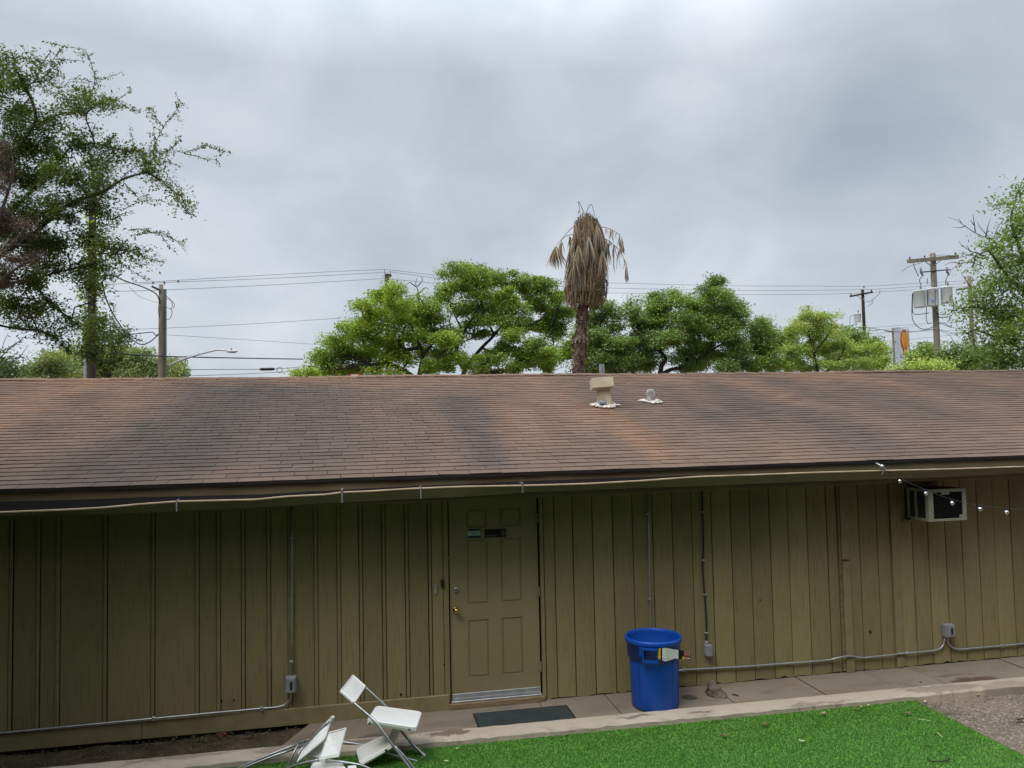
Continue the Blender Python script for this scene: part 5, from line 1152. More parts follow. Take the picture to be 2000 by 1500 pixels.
# --- big near tree at the left
DT = 15.0
t = Plant('oak_tree', 'large airy oak with long outreaching leafy twigs filling the left edge', 'tree', ground_under(P(-70, 700, DT)), TG)
skeleton(t, -70, DT, 480, .26, [([(-70, 500), (-40, 420), (0, 340), (45, 275), (70, 232), (52, 172), (28, 135)], 0.061, 0.012), ([(-60, 520), (-10, 450), (60, 375), (100, 330), (140, 285)], 0.050, 0.015),
    ([(-60, 560), (0, 500), (60, 462), (130, 402), (200, 375), (240, 350), (285, 336)], 0.055, 0.015), ([(-60, 590), (0, 560), (60, 545), (120, 530), (185, 515)], 0.039, 0.012), ([(60, 250), (110, 225), (165, 215), (200, 200)], 0.017, 0.007),
    ([(60, 545), (95, 590), (140, 625), (172, 655), (200, 690)], 0.025, 0.007), ([(-60, 620), (20, 640), (90, 650), (140, 690)], 0.028, 0.007), ([(140, 285), (185, 280), (225, 290), (265, 296)], 0.015, 0.006)])
crown(t, [(15,125,22,12),(60,115,18,12,.2,.5),(85,150,25,14,0,.8),(48,165,25,16),(25,220,30,22),(70,235,26,18),(105,230,25,14,.3,.7),(148,203,24,13),(160,195,16,18),(200,203,22,9),(40,280,45,30),(100,300,45,26),(150,278,32,20),(60,350,50,30),(130,345,42,28),
          (182,325,28,20),(215,300,25,13),(245,302,20,10,0,.7),(282,300,20,8,0,.7),(292,318,25,10),(312,352,20,8),(345,377,16,7),(362,400,11,7),(200,365,30,16),(160,395,38,22),(100,410,48,26),(30,420,50,35),(210,425,22,20,0,.6),(60,480,50,30),(120,470,42,25),
          (180,470,35,24),(215,478,28,16),(250,487,26,12),(280,505,18,8),(180,522,32,18),(120,530,40,25),(50,540,45,30),(40,600,40,26),(100,600,35,20,0,.7),(140,628,28,16,0,.7),(180,560,22,18),(188,640,26,26),(215,660,24,18),(245,655,20,10,0,.6),(170,690,28,16),
          (60,640,25,16,0,.6),(20,712,22,16,0,.5),(-40,300,60,60),(-40,450,60,60),(-40,580,50,60),(105,655,24,14,0,.5),(225,690,20,12,0,.6),(-20,160,40,40), (-60,120,40,40)], DT, .070, 3300, 1.6, tw=.007, fill=.74, flat=.85, back=False)
sprays(t, [[(165,215),(190,205),(225,196),(262,211)],[(150,225),(170,195),(185,160),(178,125),(165,98),(132,92),(100,84)],[(184,152),(200,155),(218,148),(240,141)],[(100,100),(85,120),(70,150)],[(120,95),(105,115),(95,140)],[(180,160),(160,155),(138,155)],
    [(60,120),(82,118),(104,122),(115,140)],[(110,115),(140,118),(160,118)],[(190,205),(205,190),(228,195),(250,180),(255,170)],[(200,205),(230,205),(260,215),(275,220)],
    [(180,282),(220,290),(260,296),(300,300),(335,294),(365,300)],[(360,298),(385,290),(400,284),(425,292),(437,295)],[(360,300),(380,304),(400,310),(420,312),(432,322)],[(300,300),(308,270),(328,235),(345,215),(352,200)],[(320,250),(300,225),(288,214)],[(330,235),(350,215)],
    [(305,300),(302,270),(298,240)],[(264,296),(258,270),(254,245)],[(300,302),(325,315),(355,326)],[(320,300),(345,280),(352,272)],[(280,336),(305,348),(335,372),(360,398),(380,410)],[(345,385),(362,410),(366,416)],[(240,410),(268,396),(305,390),(328,398)],[(215,430),(240,418),(262,412)],
    [(255,460),(285,456),(315,455),(345,472),(365,495)],[(250,450),(275,448),(310,458),(340,468),(366,482)],[(315,460),(330,480),(345,495)],[(220,485),(255,492),(285,502),(318,512)],[(230,510),(260,530),(285,546)],[(190,540),(212,545),(225,540)],[(185,245),(180,260),(182,265)],[(70,150),(90,180),(112,182)],
    [(92,160),(112,170),(118,182)],[(200,620),(230,640),(262,660),(275,665)],[(215,590),(222,600),(215,640)],[(0,690),(30,672),(52,655)],[(5,705),(25,700),(40,705)],[(0,170),(15,180),(20,172)],[(240,355),(270,385),(300,400)],[(240,345),(258,330),(285,320),(318,322)]], DT, .060, .030, .008, .55, .5, 2, .22)
sprays(t, [[(0,340),(45,275),(70,232),(52,172),(28,135)],[(0,430),(60,375),(100,330),(140,285)],[(60,462),(130,402),(200,375),(240,350),(285,336)],[(140,285),(185,280),(225,290),(265,296)],[(60,545),(95,590),(140,625),(172,655),(200,690)],[(20,640),(90,650),(140,690)],[(60,250),(110,225),(165,215),(200,200)]], DT, .064, .028, .012, .9, .3, 4, .32)
t.finish(LEAF_NEAR, BARK, .46)
# brown dry tree inside it
t = Plant('dead_tree', 'reddish brown dry tree with bare twigs at the far left edge, amid the oak', 'tree', ground_under(P(-60, 700, 13.6)), TG)
skeleton(t, -60, 13.6, 560, .14, [([(-60, 600), (-30, 500), (0, 420), (25, 340), (20, 280)], .05, .008), ([(-60, 600), (-20, 520), (30, 470), (60, 430)], .045, .008), ([(-60, 640), (-10, 560), (40, 520), (80, 500)], .04, .006), ([(-50, 600), (0, 500), (15, 480), (60, 478)], .03, .006)])
crown(t, [(0,300,24,30),(15,360,28,30),(10,430,35,35),(50,440,25,20),(15,500,40,30),(55,500,25,18),(10,550,35,20),(-30,400,40,90)], 13.6, .042, 3600, .8, tw=.006, fill=.40, back=False)
t.finish(LEAF_BROWN, PALEBARK, .4)
# bare shoots, lower left corner
t = Plant('sapling', 'thin sapling with few leaves and bare shoots in the lower left corner above the roof', 'tree', ground_under(P(-30, 730, 13)), TG)
skeleton(t, -30, 13, 715, .03, [([(-30, 735), (0, 700), (20, 680), (52, 655)], .014, .004), ([(-20, 735), (10, 712), (32, 702), (50, 682), (55, 673)], .010, .003), ([(-20, 720), (0, 690), (8, 668), (16, 650)], .009, .003)])
crown(t, [(10,715,16,12,0,.8),(30,725,14,10,0,.8),(10,738,20,10)], 13, .06, 1500, .4, tw=.005); sprays(t, [[(0,700),(10,705),(35,690)],[(0,725),(25,715),(40,722)]], 13, .06, .04, .005, .3, .2, 2, .1)
t.finish(LEAF_NEAR, PALEBARK, .45)
# leaves of the vine on its pole: part of the pole
vl = []
for i in range(1500):
    py = random.choice((random.uniform(420, 690), random.gauss(520, 40), random.gauss(650, 35)))
    py = min(max(py, 400), 695); c_ = P(180+random.gauss(0, 5.5), py, DV); q = random.uniform(0, 6.28); rr = .16+abs(random.gauss(0, .12))*(1+.8*(math.sin(py*.045)+math.sin(py*.11))/2)
    vl.append(tuple(c_+Vector((math.cos(q)*rr, math.sin(q)*rr, 0))))
pv = Plant.__new__(Plant); pv.T = VP; pv.b = MB(); pv.c = []; pv.L = []; pv.dr = []; pv.nb = []; pv.leaves(vl, .13, .5); pv.finish(LEAF_MID, BARK, .7, 'vine')
# shrubs low at the left
SG = 'low trees showing over the roof at the left'
t = Plant('bushy_tree', 'olive green bushy tree top showing low over the left roof', 'tree', ground_under(P(200, 760, 40)), SG)
skeleton(t, 200, 40, 740, .15, [([(200, 745), (230, 720), (270, 712)], .06, .02), ([(200, 745), (170, 720), (150, 705)], .06, .02)])
crown(t, [(150,700,26,22),(200,708,40,26),(250,712,48,22),(292,714,36,20),(238,690,22,13),(205,685,14,10),(270,695,25,12),(140,728,30,14),(220,730,60,12),(300,730,40,12)], 40, .17, 760, 2, tw=.02); t.finish(LEAF_OLIVE, BARK)
t = Plant('bushy_tree', 'small light green tree top over the roof, leftmost of the low ones', 'tree', ground_under(P(90, 770, 36)), SG)
skeleton(t, 90, 36, 745, .12, [([(90, 748), (110, 720), (120, 700)], .05, .02)])
crown(t, [(62,728,16,12),(85,718,20,14),(108,705,26,18),(120,725,30,14),(100,690,14,8,0,.6)], 36, .15, 760, 2, tw=.018); t.finish(LEAF_YEL if False else LEAF_OLIVE, BARK)
t = Plant('bushy_tree', 'small dark green tree top behind the lamp pole, ending at open sky', 'tree', ground_under(P(335, 770, 46)), SG)
skeleton(t, 335, 46, 745, .12, [([(335, 748), (340, 720)], .05, .02)])
crown(t, [(332,708,16,10),(342,718,16,14),(325,730,20,12),(350,730,10,10)], 46, .17, 760, 1, tw=.02); t.finish(LEAF_DARK, BARK)

# --- bright oak left of the palm
DO = 32.0
t = Plant('oak_tree', 'bright yellow green spreading oak left of the palm with dark crooked limbs', 'tree', ground_under(P(805, 760, DO)), TG)
skeleton(t, 812, DO, 735, .28, [([(812, 740), (785, 722), (755, 709), (725, 713), (690, 716), (650, 722)], .118, .04), ([(818, 740), (823, 712), (826, 690), (818, 672)], .112, .06), ([(818, 680), (790, 682), (780, 665), (792, 655), (770, 640), (745, 648), (725, 662)], .08, .02),
    ([(824, 695), (845, 670), (842, 650), (830, 640), (838, 620)], .07, .02), ([(770, 640), (768, 620), (775, 610)], .04, .012), ([(725, 713), (700, 700), (660, 690)], .06, .02), ([(822, 720), (850, 702), (880, 690)], .06, .02), ([(785, 722), (800, 700), (790, 685)], .05, .02), ([(826, 690), (800, 630), (770, 590)], .05, .015)], .05)
crown(t, [(600,728,28,8),(640,712,32,13),(632,695,22,14),(662,672,26,17),(690,692,32,16),(682,640,18,16,0,.8),(700,655,24,15),(722,640,28,20),(745,672,34,20),(716,600,20,11),(742,582,24,14),(764,568,20,12),(760,560,10,12,0,.6),(740,612,28,16),(775,595,30,18),(800,612,32,18),(775,630,34,18,0,.7),
    (835,600,24,13),(845,630,32,20),(820,655,34,18,0,.8),(868,655,26,20),(868,690,32,16),(800,690,34,16,.3,.7),(760,700,32,14,0,.7),(700,722,46,10),(720,690,30,14),(850,716,42,12),(890,700,22,14),(660,726,40,8),(780,655,30,14,-.6,.6),(815,580,10,10,0,.35),(880,665,20,12),(760,728,50,8,0,.6)], DO, .115, 820, 2.4, tw=.016)
for l in ([(818,590),(817,570),(812,555),(815,542)],[(815,560),(825,548),(822,540)],[(817,575),(830,562),(838,566)],[(812,560),(800,552),(790,560)]): t.limb(spline([P(a_, b2, DO+1) for a_, b2 in l], 3), .025, .008, 4)
t.finish(LEAF_BRIGHT, BARK, .5)
# --- mid oak, partly grey and sparse, left of and behind the palm
DM = 36.0
t = Plant('oak_tree', 'tall round oak directly left of the palm, leafy outside with bare grey limbs inside', 'tree', ground_under(P(960, 770, DM)), TG)
skeleton(t, 905, DM, 738, .28, [([(900, 740), (915, 712), (940, 680), (965, 655), (985, 630), (1010, 610)], .118, .03), ([(905, 720), (890, 690), (905, 650), (930, 610), (950, 570)], .10, .02), ([(920, 735), (960, 728), (1000, 722), (1040, 712), (1070, 700)], .12, .03), ([(965, 655), (950, 620), (935, 580), (920, 555)], .06, .015), ([(985, 630), (1020, 640), (1060, 620), (1080, 590)], .07, .015),
    ([(940, 680), (980, 690), (1020, 680)], .06, .02), ([(1075, 640), (1085, 610), (1095, 590)], .05, .02), ([(1000, 722), (1075, 650)], .07, .03), ([(905, 650), (890, 620), (880, 600)], .05, .015), ([(950, 570), (960, 550)], .03, .01)], .05)
bright = [(890,530,22,11),(915,535,26,14),(905,560,28,14),(872,568,16,10),(945,545,30,16),(935,575,26,14),(865,585,18,10),(990,572,30,14),(1000,600,26,15),(965,625,26,13,0,.7),(955,700,34,13),(930,715,26,10),(990,690,34,17),(1030,700,36,16),(1040,672,28,13),(1000,660,26,13),(1070,690,30,16),(1015,640,26,14),(1000,722,40,8),(1080,715,30,10),(1120,690,30,20),(1150,670,30,24,-1),(1175,690,24,16,-1)]
crown(t, bright, DM-1.2, .118, 820, 2.0, tw=.016)
crown(t, [(980,540,30,16),(1020,555,28,17),(1060,560,34,16),(1050,590,32,18),(1090,580,24,14),(1100,610,26,20),(1070,625,28,17,0,.8),(960,590,26,14,0,.6),(900,600,30,20,0,.7),(915,640,34,22,0,.5),(950,655,26,16,0,.6),(890,660,24,18,0,.66),(1040,630,24,16,0,.8),(960,610,26,18,1,.7),(985,600,24,16,1,.7),(935,610,24,16,1,.6),(1090,650,28,18,0,.7),(935,735,30,8,0,.5)], DM+1, .115, 760, 2.4, tw=.016)
for l in ([(880,640),(870,620),(878,600)],[(900,640),(915,615),(910,590)],[(925,650),(945,630),(955,600)],[(890,655),(870,645),(855,650)],[(910,665),(935,660),(950,640)],[(880,690),(900,670),(890,640)]): t.limb(t.wig(P(*l[0], DM), P(*l[2], DM), .12), .04, .01, 5)
t.finish(LEAF_MID, BARK, .5)
# --- darker oaks right of the palm
DR_ = 34.0
t = Plant('oak_tree', 'dark green oak just right of the palm trunk, lower than its neighbours', 'tree', ground_under(P(1190, 770, DR_)), TG)
skeleton(t, 1190, DR_, 735, .22, [([(1190, 740), (1180, 690), (1165, 640), (1185, 610)], .10, .02), ([(1190, 740), (1220, 700), (1225, 670)], .08, .02)])
crown(t, [(1165,596,18,12,0,.8),(1190,600,17,14,0,.8),(1196,618,14,10,0,.7),(1170,625,26,16),(1195,650,24,15),(1160,655,24,16),(1180,685,34,18),(1215,670,28,18),(1220,705,36,18),(1165,715,36,14),(1200,725,50,10),(1150,640,18,14)], DR_, .112, 800, 2, tw=.016); t.finish(LEAF_DARK, BARK, .5)
t = Plant('oak_tree', 'broad dark green oak with a pointed top between the palm and the yellow green tree', 'tree', ground_under(P(1330, 770, DR_+1)), TG)
skeleton(t, 1288, DR_+1, 735, .26, [([(1288, 740), (1292, 715), (1300, 700), (1290, 680), (1310, 640), (1290, 610)], .13, .02), ([(1288, 735), (1310, 722), (1340, 716), (1380, 690), (1400, 640), (1395, 590)], .11, .02), ([(1340, 716), (1350, 660), (1340, 610)], .07, .02), ([(1380, 690), (1430, 660)], .06, .02), ([(1290, 690), (1250, 650), (1240, 620)], .06, .02)], .05)
crown(t, [(1230,612,18,14),(1236,592,9,9,0,.7),(1252,630,22,16),(1286,582,14,12),(1275,600,20,16),(1300,598,28,15),(1335,588,22,14),(1320,575,12,8,0,.8),(1350,600,22,16),(1385,575,20,15),(1400,553,14,11),(1398,545,7,8,0,.8),(1412,578,20,15),(1436,598,18,11),(1425,610,24,18),(1385,615,34,20),(1330,625,38,20),(1285,632,34,18),(1255,655,32,18),
    (1310,660,44,19),(1365,655,42,22),(1415,645,34,22),(1440,635,20,12),(1435,680,32,22),(1390,695,42,22),(1340,690,34,18,0,.9),(1260,688,26,18),(1250,715,30,12),(1360,718,40,10),(1420,715,34,12),(1275,672,26,12,0,.7),(1450,606,12,7,0,.7), (1210,700,20,20)], DR_+1, .112, 800, 2.4, tw=.016); t.finish(LEAF_DARK, BARK, .5)
t = Plant('oak_tree', 'small dark oak between the pointed dark oak and the yellow green tree', 'tree', ground_under(P(1480, 770, DR_+3)), TG)
skeleton(t, 1480, DR_+3, 730, .18, [([(1480, 735), (1478, 690), (1480, 650)], .08, .02)])
crown(t, [(1478,634,15,11),(1490,630,10,7,0,.8),(1472,652,22,14),(1495,655,16,16),(1468,685,28,20),(1498,685,22,20),(1475,715,34,14),(1505,715,18,12)], DR_+3, .115, 800, 1.6, tw=.016); t.finish(LEAF_DARK, BARK, .5)
t = Plant('oak_tree', 'distant dark tree peeping out behind the left side of the yellow green tree', 'tree', ground_under(P(1535, 770, 50)), TG)
skeleton(t, 1535, 50, 735, .18, [([(1535, 735), (1532, 680)], .08, .02)]); crown(t, [(1525,656,14,9),(1540,665,16,14),(1520,680,16,20)], 50, .19, 700, 1.6, tw=.02); t.finish(LEAF_DARK, BARK, .5)
t = Plant('oak_tree', 'distant dark tree peeping out behind the right side of the yellow green tree', 'tree', ground_under(P(1668, 770, 50)), TG)
skeleton(t, 1668, 50, 735, .18, [([(1668, 735), (1665, 680)], .08, .02)]); crown(t, [(1650,652,16,9),(1672,654,14,9),(1665,672,24,12),(1700,668,18,9),(1720,688,12,12)], 50, .19, 700, 1.6, tw=.02); t.finish(LEAF_DARK, BARK, .5)
# --- yellow green tree
t = Plant('acacia_tree', 'pale yellow green feathery tree right of centre beside the dark oaks', 'tree', ground_under(P(1610, 770, 38)), TG)
skeleton(t, 1600, 38, 740, .2, [([(1600, 740), (1590, 690), (1580, 650), (1578, 610)], .09, .015), ([(1600, 740), (1640, 700), (1650, 670)], .08, .02), ([(1590, 700), (1560, 680)], .05, .015), ([(1600, 730), (1670, 705), (1700, 690)], .05, .015), ([(1590, 690), (1620, 650), (1625, 625)], .05, .012)])
crown(t, [(1578,606,9,9,0,.7),(1564,624,14,10,0,.8),(1588,622,18,13),(1618,620,17,10,0,.8),(1560,648,22,14),(1592,648,24,15),(1625,640,16,13,0,.8),(1552,680,26,18),(1535,705,26,16),(1585,680,32,18),(1620,675,28,17),(1650,685,24,17),(1645,660,14,10,0,.6),(1685,685,26,15),(1710,682,16,13,0,.8),(1715,705,20,13),(1690,710,34,12),(1640,712,40,13),(1580,712,46,13),(1725,718,16,8)], 38, .105, 1000, 2, tw=.014, droop=.2)
t.finish(LEAF_YEL, BARK, .38)
# --- far trees around the sign
t = Plant('bushy_tree', 'mid green bushy tree low between the sign and the transformer pole', 'tree', ground_under(P(1800, 770, 44)), TG)
skeleton(t, 1800, 44, 745, .14, [([(1800, 748), (1800, 700)], .06, .02)]); crown(t, [(1792,694,12,8),(1806,684,15,8),(1820,688,14,12),(1806,704,24,12),(1790,716,14,9),(1825,712,26,14)], 44, .17, 760, 1.5, tw=.02); t.finish(LEAF_MID, BARK, .5)
t = Plant('bushy_tree', 'low bright yellow green shrub tops just over the roof in front of the transformer pole', 'shrub', ground_under(P(1800, 770, 24)), TG)
skeleton(t, 1800, 24, 745, .05, [([(1800, 748), (1800, 725)], .03, .01)]); crown(t, [(1772,722,14,6),(1800,716,16,8),(1825,716,20,7),(1842,722,14,5),(1808,724,30,6),(1748,724,10,5,0,.7)], 24, .10, 1300, 1, tw=.01); t.finish(LEAF_YEL, BARK, .45)
t = Plant('bushy_tree', 'dark green bushy mass right of the transformer pole, under the right tree', 'tree', ground_under(P(1890, 770, 32)), TG)
skeleton(t, 1890, 32, 745, .112, [([(1890, 748), (1900, 690)], .07, .02)]); crown(t, [(1855,700,22,11),(1850,715,26,12),(1885,690,24,13),(1905,705,36,18),(1935,690,26,16),(1880,722,50,10),(1840,684,10,6,0,.6),(1862,680,8,8,0,.6)], 32, .112, 820, 2, tw=.016); t.finish(LEAF_DARK, BARK, .5)
# --- big tree at the right edge
DG = 17.0
t = Plant('ash_tree', 'leafy tree at the right edge with drooping leaves and bare grey twigs reaching left', 'tree', ground_under(P(2075, 750, DG)), TG)
skeleton(t, 2075, DG, 640, .22, [([(2070, 650), (2030, 600), (1990, 560), (1960, 530), (1940, 500), (1920, 480)], .07, .012), ([(2070, 640), (2020, 560), (1990, 480), (1975, 430), (1985, 385)], .07, .012), ([(2070, 660), (2010, 630), (1950, 610), (1900, 600), (1872, 603)], .05, .008), ([(2070, 680), (2000, 680), (1950, 660), (1905, 645), (1888, 652)], .045, .008), ([(1985, 400), (1965, 398), (1940, 402)], .014, .005)])
crown(t, [(1990,378,16,12),(1972,398,18,8,0,.8),(1945,400,12,5,0,.7),(1998,425,20,18),(1990,455,20,14),(1975,465,18,12,0,.8),(1952,482,22,12),(1925,482,16,9,0,.8),(1990,500,24,20),(1960,515,30,14),(1915,495,10,6,0,.6),(1900,520,14,7,0,.7),(1985,545,30,22),(1945,550,26,14),(1925,572,22,13),(1900,588,18,10,0,.8),(1872,600,14,7,0,.8),(1858,608,8,5,0,.6),
    (1965,585,32,20),(1925,605,26,14),(1885,612,14,7,0,.7),(1990,620,34,26),(1950,632,30,18),(1910,638,18,10,0,.8),(1895,655,14,9,0,.8),(1880,645,8,5,0,.6),(1940,665,28,14,0,.9),(1985,665,34,24),(1905,680,10,8,0,.7),(1965,700,40,18),(1990,715,40,14),(1935,715,26,10,0,.8),(2040,430,40,50),(2045,540,44,60),(2045,650,44,70)], DG, .092, 2300, 1.6, tw=.010, droop=.35, fill=.72, back=False, flat=.8)
for l in ([(1945,470),(1920,462),(1900,452),(1880,438),(1868,430),(1852,424)],[(1885,441),(1874,445),(1860,443)],[(1878,436),(1872,426)],[(1905,453),(1902,430),(1900,418)],[(1925,464),(1930,440),(1935,425)],[(1935,467),(1915,445),(1908,432)],[(1940,470),(1948,445),(1960,430)],[(1903,440),(1895,430)],[(1925,500),(1900,492),(1880,480),(1872,470)],[(1920,505),(1895,498),(1872,494)],[(1900,495),(1885,500),(1868,505)],[(1895,492),(1888,478)],
          [(1920,520),(1895,512),(1875,515),(1858,528),(1850,540)],[(1875,515),(1860,512),(1845,518)],[(1880,514),(1870,524)],[(1895,560),(1885,545),(1878,535)],[(1890,690),(1870,675),(1858,660)]):
    pts = spline([P(a_, b2, DG-.3+random.uniform(-.2, .2)) for a_, b2 in l], 4); t.limb(pts, .012, .0035, 5)
t.finish(LEAF_RIGHT, PALEBARK, .42)

# --- the dead palm
DPM = 19.0
cp = lambda px, py, dd=0.0: P(px, py, DPM+dd)
T = thing('palm_tree', 'dead fan palm with a hanging skirt of dry brown fronds behind the roof vents', 'palm tree', ground_under(cp(1131, 720)), TG)
mpx = DPM/F_PX
prof = [(1128, 800, 12.5), (1130, 735, 12.5), (1131, 715, 12.0), (1132, 700, 12.4), (1133, 680, 12.6), (1133.5, 670, 13.5), (1134, 664, 16), (1134.5, 660, 14), (1135, 650, 10.5), (1136, 640, 8.8), (1137.5, 628, 10.5), (1138, 622, 11.5), (1138, 612, 10.5), (1139, 600, 10), (1142, 540, 9), (1144, 480, 8), (1145, 430, 6)]
pts = [ground_under(cp(1125, 735))]+[cp(a_, b2) for a_, b2, _ in prof]; rr = [.17]+[r_*mpx*.86 for *_, r_ in prof]
mb = MB(); mb.tube(spline(pts, 3), list(np.interp(np.arange(len(spline(pts, 3)))/3.0, np.arange(len(rr)), rr)), 16)
mb.build('trunk', PALMTR, T, False)
mb = MB()                                        # old leaf bases crossing over the trunk
for i in range(620):
    py = random.uniform(602, 738); ctr = cp(float(np.interp(-py, [-800, -735, -660, -640, -600], [1128, 1130, 1134.5, 1136, 1139])), py); rad = float(np.interp(-py, [-p_[1] for p_ in prof[:14]], [p_[2]*.86 for p_ in prof[:14]]))*mpx
    a_ = random.uniform(0, 6.28); d_ = Vector((math.cos(a_), math.sin(a_), 0)); s_ = Vector((-d_.y, d_.x, 0)); lean = random.choice((-1, 1))*random.uniform(.3, .8); up_ = (Vector((0, 0, 1))+s_*lean).normalized(); wd_ = random.uniform(.018, .034); ht = random.uniform(.06, .12)
    b0_ = ctr+d_*(rad*.97); tip = b0_+up_*ht+d_*random.uniform(.012, .045); sd_ = up_.cross(d_).normalized()*wd_
    mb.add([b0_-sd_, b0_+sd_, tip+sd_*.45, tip-sd_*.45, b0_-d_*.02], [[0, 1, 2, 3], [0, 3, 4], [1, 4, 2]])
for i in range(46):
    py = random.choice((663, 666, 660, 622, 628)); ctr = cp(1134.5 if py > 640 else 1138, py); rad = (14 if py > 640 else 11)*mpx; a_ = random.uniform(0, 6.28); d_ = Vector((math.cos(a_), math.sin(a_), 0)); s_ = Vector((-d_.y, d_.x, 0))*.03
    p0 = ctr+d_*rad*.8; p1 = ctr+d_*(rad*1.15)+Vector((0, 0, .05)); p2 = ctr+d_*(rad*1.35)+Vector((0, 0, -.06)); mb.add([p0-s_, p0+s_, p1+s_, p1-s_, p2+s_*.5, p2-s_*.5], [[0, 1, 2, 3], [3, 2, 4, 5]])
mb.build('leaf_bases', PALMTR, T)
skr_y = [416, 424, 440, 470, 500, 525, 545, 560, 572, 585, 600, 614]; skr_w = [12, 22, 26, 30, 35, 39, 42, 43, 42, 39, 35, 29]; skr_c = [1143, 1144, 1147, 1151, 1150, 1147, 1145, 1143.5, 1144, 1143, 1141.5, 1140]
sk = MB()
def ribbon(pts, w0, nrm):
    n0 = len(sk.v); k_ = len(pts)
    for i, p in enumerate(pts):
        d_ = (pts[min(i+1, k_-1)]-pts[max(i-1, 0)]).normalized(); s_ = d_.cross(nrm).normalized()*w0*(1-.85*(i/(k_-1))**1.5); sk.v += [p-s_, p+s_]
    for i in range(k_-1): o = n0+i*2; sk.f.append([o, o+1, o+3, o+2])
for i in range(520):                             # folded fronds: fans of narrow segments hanging down
    py0 = random.choice((random.uniform(418, 470), random.uniform(440, 560), random.uniform(470, 590))); a_ = random.uniform(0, 6.28); d_ = Vector((math.cos(a_), math.sin(a_), 0))
    ctr = cp(float(np.interp(py0, skr_y, skr_c)), py0); Rr = float(np.interp(py0, skr_y, skr_w))*mpx*random.uniform(.55, .98); p0 = ctr+d_*Rr; lim = 572+46*random.random()**1.8; lenpx = min(random.uniform(45, 95), max(8, lim-py0)); w0 = random.uniform(.010, .022); nseg = random.choice((4, 5, 6, 7))
    sp_ = random.uniform(.05, .16)
    for q in range(nseg):
        s_ = Vector((-d_.y, d_.x, 0))*((q-(nseg-1)/2)/nseg*sp_*2); L_ = lenpx*random.uniform(.7, 1.05); pts = []
        for u_ in (0, .3, .65, 1.0):
            py = min(py0+L_*u_, lim+random.uniform(-3, 4)); c2 = cp(float(np.interp(py, skr_y, skr_c)), py); R2 = float(np.interp(py, skr_y, skr_w))*mpx
            f_ = min(Rr*(1+.28*u_), R2*random.uniform(.66, 1.14))*(1.0 if py < 592 else max(.45, 1-(py-592)/38)); dv = (d_+s_*u_*3.0+Vector((random.gauss(0, .03), random.gauss(0, .03), 0))*u_).normalized(); pts.append(c2+dv*f_+s_*(u_*.2))
        ribbon(pts, w0*random.uniform(.7, 1.1), d_+Vector((random.gauss(0, .5), random.gauss(0, .5), .2)))
for i in range(320):                             # loose single straps, some sticking out at the hem
    py0 = random.uniform(430, 590); a_ = random.uniform(0, 6.28); d_ = Vector((math.cos(a_), math.sin(a_), 0)); L_ = random.uniform(25, 70); pts = []
    for u_ in (0, .35, .7, 1.0):
        py = py0+L_*u_; py = min(py, 600); c2 = cp(float(np.interp(py, skr_y, skr_c)), py); R2 = float(np.interp(py, skr_y, skr_w))*mpx*(1.0+.10*u_*random.random()); pts.append(c2+(d_+Vector((random.gauss(0, .05), random.gauss(0, .05), 0))*u_).normalized()*R2)
    ribbon(pts, random.uniform(.006, .013), d_+Vector((random.gauss(0, .4), random.gauss(0, .4), .1)))
sk.build('frond_skirt', FROND, T)
def frond(stalk, fan_n, fan_len, spread, dd, strips=(), r=.011):
    fr = MB(); pts = spline([cp(a_, b2, dd) for a_, b2 in stalk], 5); fr.tube(pts, [r*(1-.6*i/len(pts)) for i in range(len(pts))], 6); o = fr.build('frond', FROND, T)
    global sk; sk = MB(); e_ = pts[-1]
    for q in range(fan_n):
        a_ = (q/(max(1, fan_n-1))-.5)*spread+random.gauss(0, .05); L_ = fan_len*random.uniform(.75, 1.1); dirv = (rt*math.sin(a_)+Vector((0, 0, -1))*math.cos(a_)+Vector((fw.x, fw.y, 0))*random.gauss(0, .3)).normalized()
        ps = [e_, e_+dirv*L_*.35, e_+dirv*L_*.68+Vector((0, 0, -.03)), e_+dirv*L_*.9+Vector((0, 0, -L_*.16))]; ribbon(ps, random.uniform(.012, .02), Vector((fw.x, fw.y, random.gauss(0, .4))))
    for (px, py, Lp) in strips:
        p0 = cp(px, py, dd)
        for _ in range(3):
            L_ = Lp*mpx*random.uniform(.5, 1.05); j_ = Vector((random.gauss(0, .02), random.gauss(0, .05), 0)); ribbon([p0, p0+j_+Vector((0, 0, -L_*.35)), p0+j_*1.6+Vector((random.gauss(0, .015), 0, -L_*.7)), p0+j_*2+Vector((random.gauss(0, .03), 0, -L_))], random.uniform(.006, .014), Vector((fw.x, fw.y, 0)))
    if sk.v: sk.build('leaflets', FROND, o)
frond([(1124, 440), (1112, 450), (1098, 466), (1086, 482)], 34, .52, 1.15, -.2, [(1097, 472, 35)])
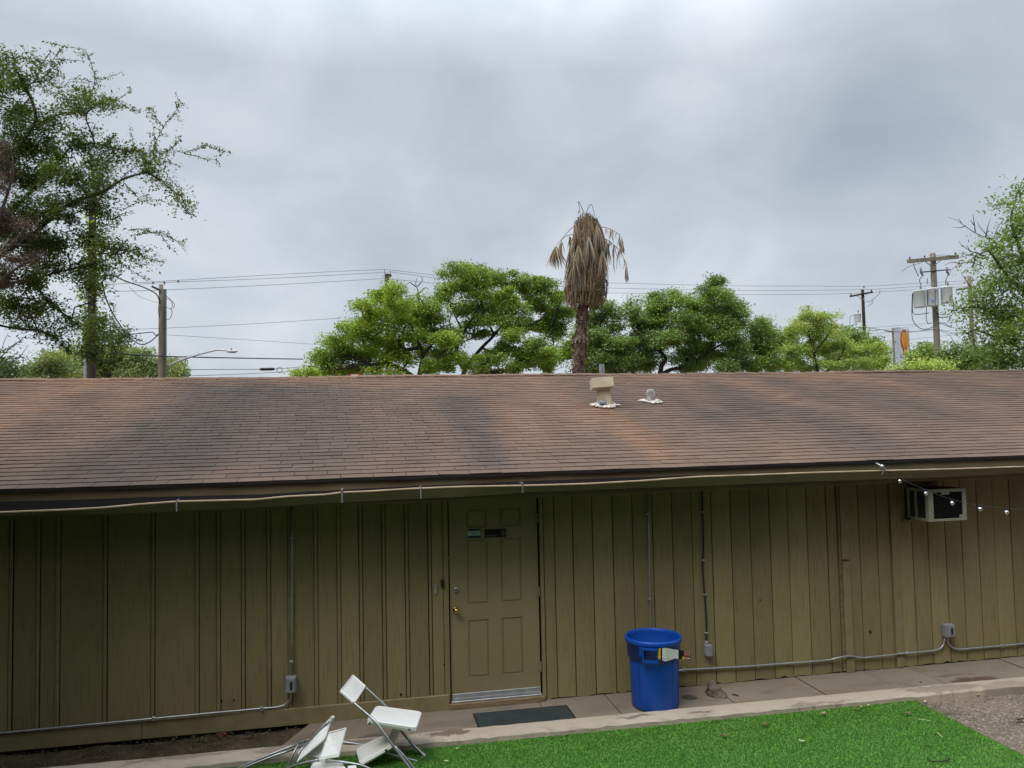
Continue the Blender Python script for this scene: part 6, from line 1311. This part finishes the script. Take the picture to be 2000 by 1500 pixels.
frond([(1122, 458), (1108, 460), (1098, 468), (1094, 476)], 5, .42, .4, .1, [(1112, 462, 40), (1113, 462, 45), (1115, 463, 50)])
frond([(1152, 452), (1165, 445), (1180, 444), (1195, 449), (1207, 456), (1214, 466)], 12, .42, .35, -.2, [(1183, 446, 18), (1192, 448, 24), (1197, 450, 26), (1203, 455, 12), (1210, 462, 36), (1213, 466, 40), (1216, 470, 38)])
frond([(1180, 466), (1190, 471), (1203, 482), (1214, 496), (1221, 512), (1223, 522)], 14, .40, .22, .1, [(1190, 472, 36), (1193, 474, 18), (1199, 478, 60), (1200, 480, 40), (1208, 490, 46), (1219, 506, 30)])
frond([(1144, 424), (1137, 408), (1130, 393), (1131.5, 405), (1134, 420)], 5, .16, .3, -.1, [(1132.5, 410, 12)])
frond([(1143, 424), (1148, 408), (1155, 399), (1160, 415), (1166, 438)], 22, .60, .55, -.35)
frond([(1144, 420), (1138, 424), (1130, 430), (1125, 440)], 22, .50, .5, -.45)
frond([(1146, 424), (1151, 430), (1152, 445), (1150, 462)], 26, .62, .7, -.6)
frond([(1150, 430), (1162, 434), (1168, 442)], 26, .60, .6, -.5)
frond([(1150, 445), (1170, 462), (1176, 490)], 26, .62, .6, -.5)
frond([(1140, 450), (1124, 470), (1122, 500)], 24, .60, .5, -.5)
frond([(1142, 440), (1132, 460), (1130, 480)], 22, .60, .6, -.55)
frond([(1152, 440), (1172, 452), (1184, 470)], 20, .55, .5, -.2)
frond([(1138, 446), (1120, 462), (1113, 486)], 20, .62, .5, -.1)
# small red and white board peeping over the ridge
q = P(693, 733, 30); T = thing('red_sign', 'small red and white board just peeping over the ridge under the bright oak', 'sign', ground_under(q))
MB().obox(q+Vector((0, 0, -.14)), (.44, .06, .40), Matrix.Rotation(-YAW, 3, 'Z')).build('board', RED, T); MB().obox(q+Vector((0, 0, .0))-Vector((fw.x, fw.y, 0))*.04, (.30, .012, .05), Matrix.Rotation(-YAW, 3, 'Z')).build('stripe', PAPER, T)
MB().tube([ground_under(q), q+Vector((0, 0, -.3))], .04, 8).build('post', STEEL, T)
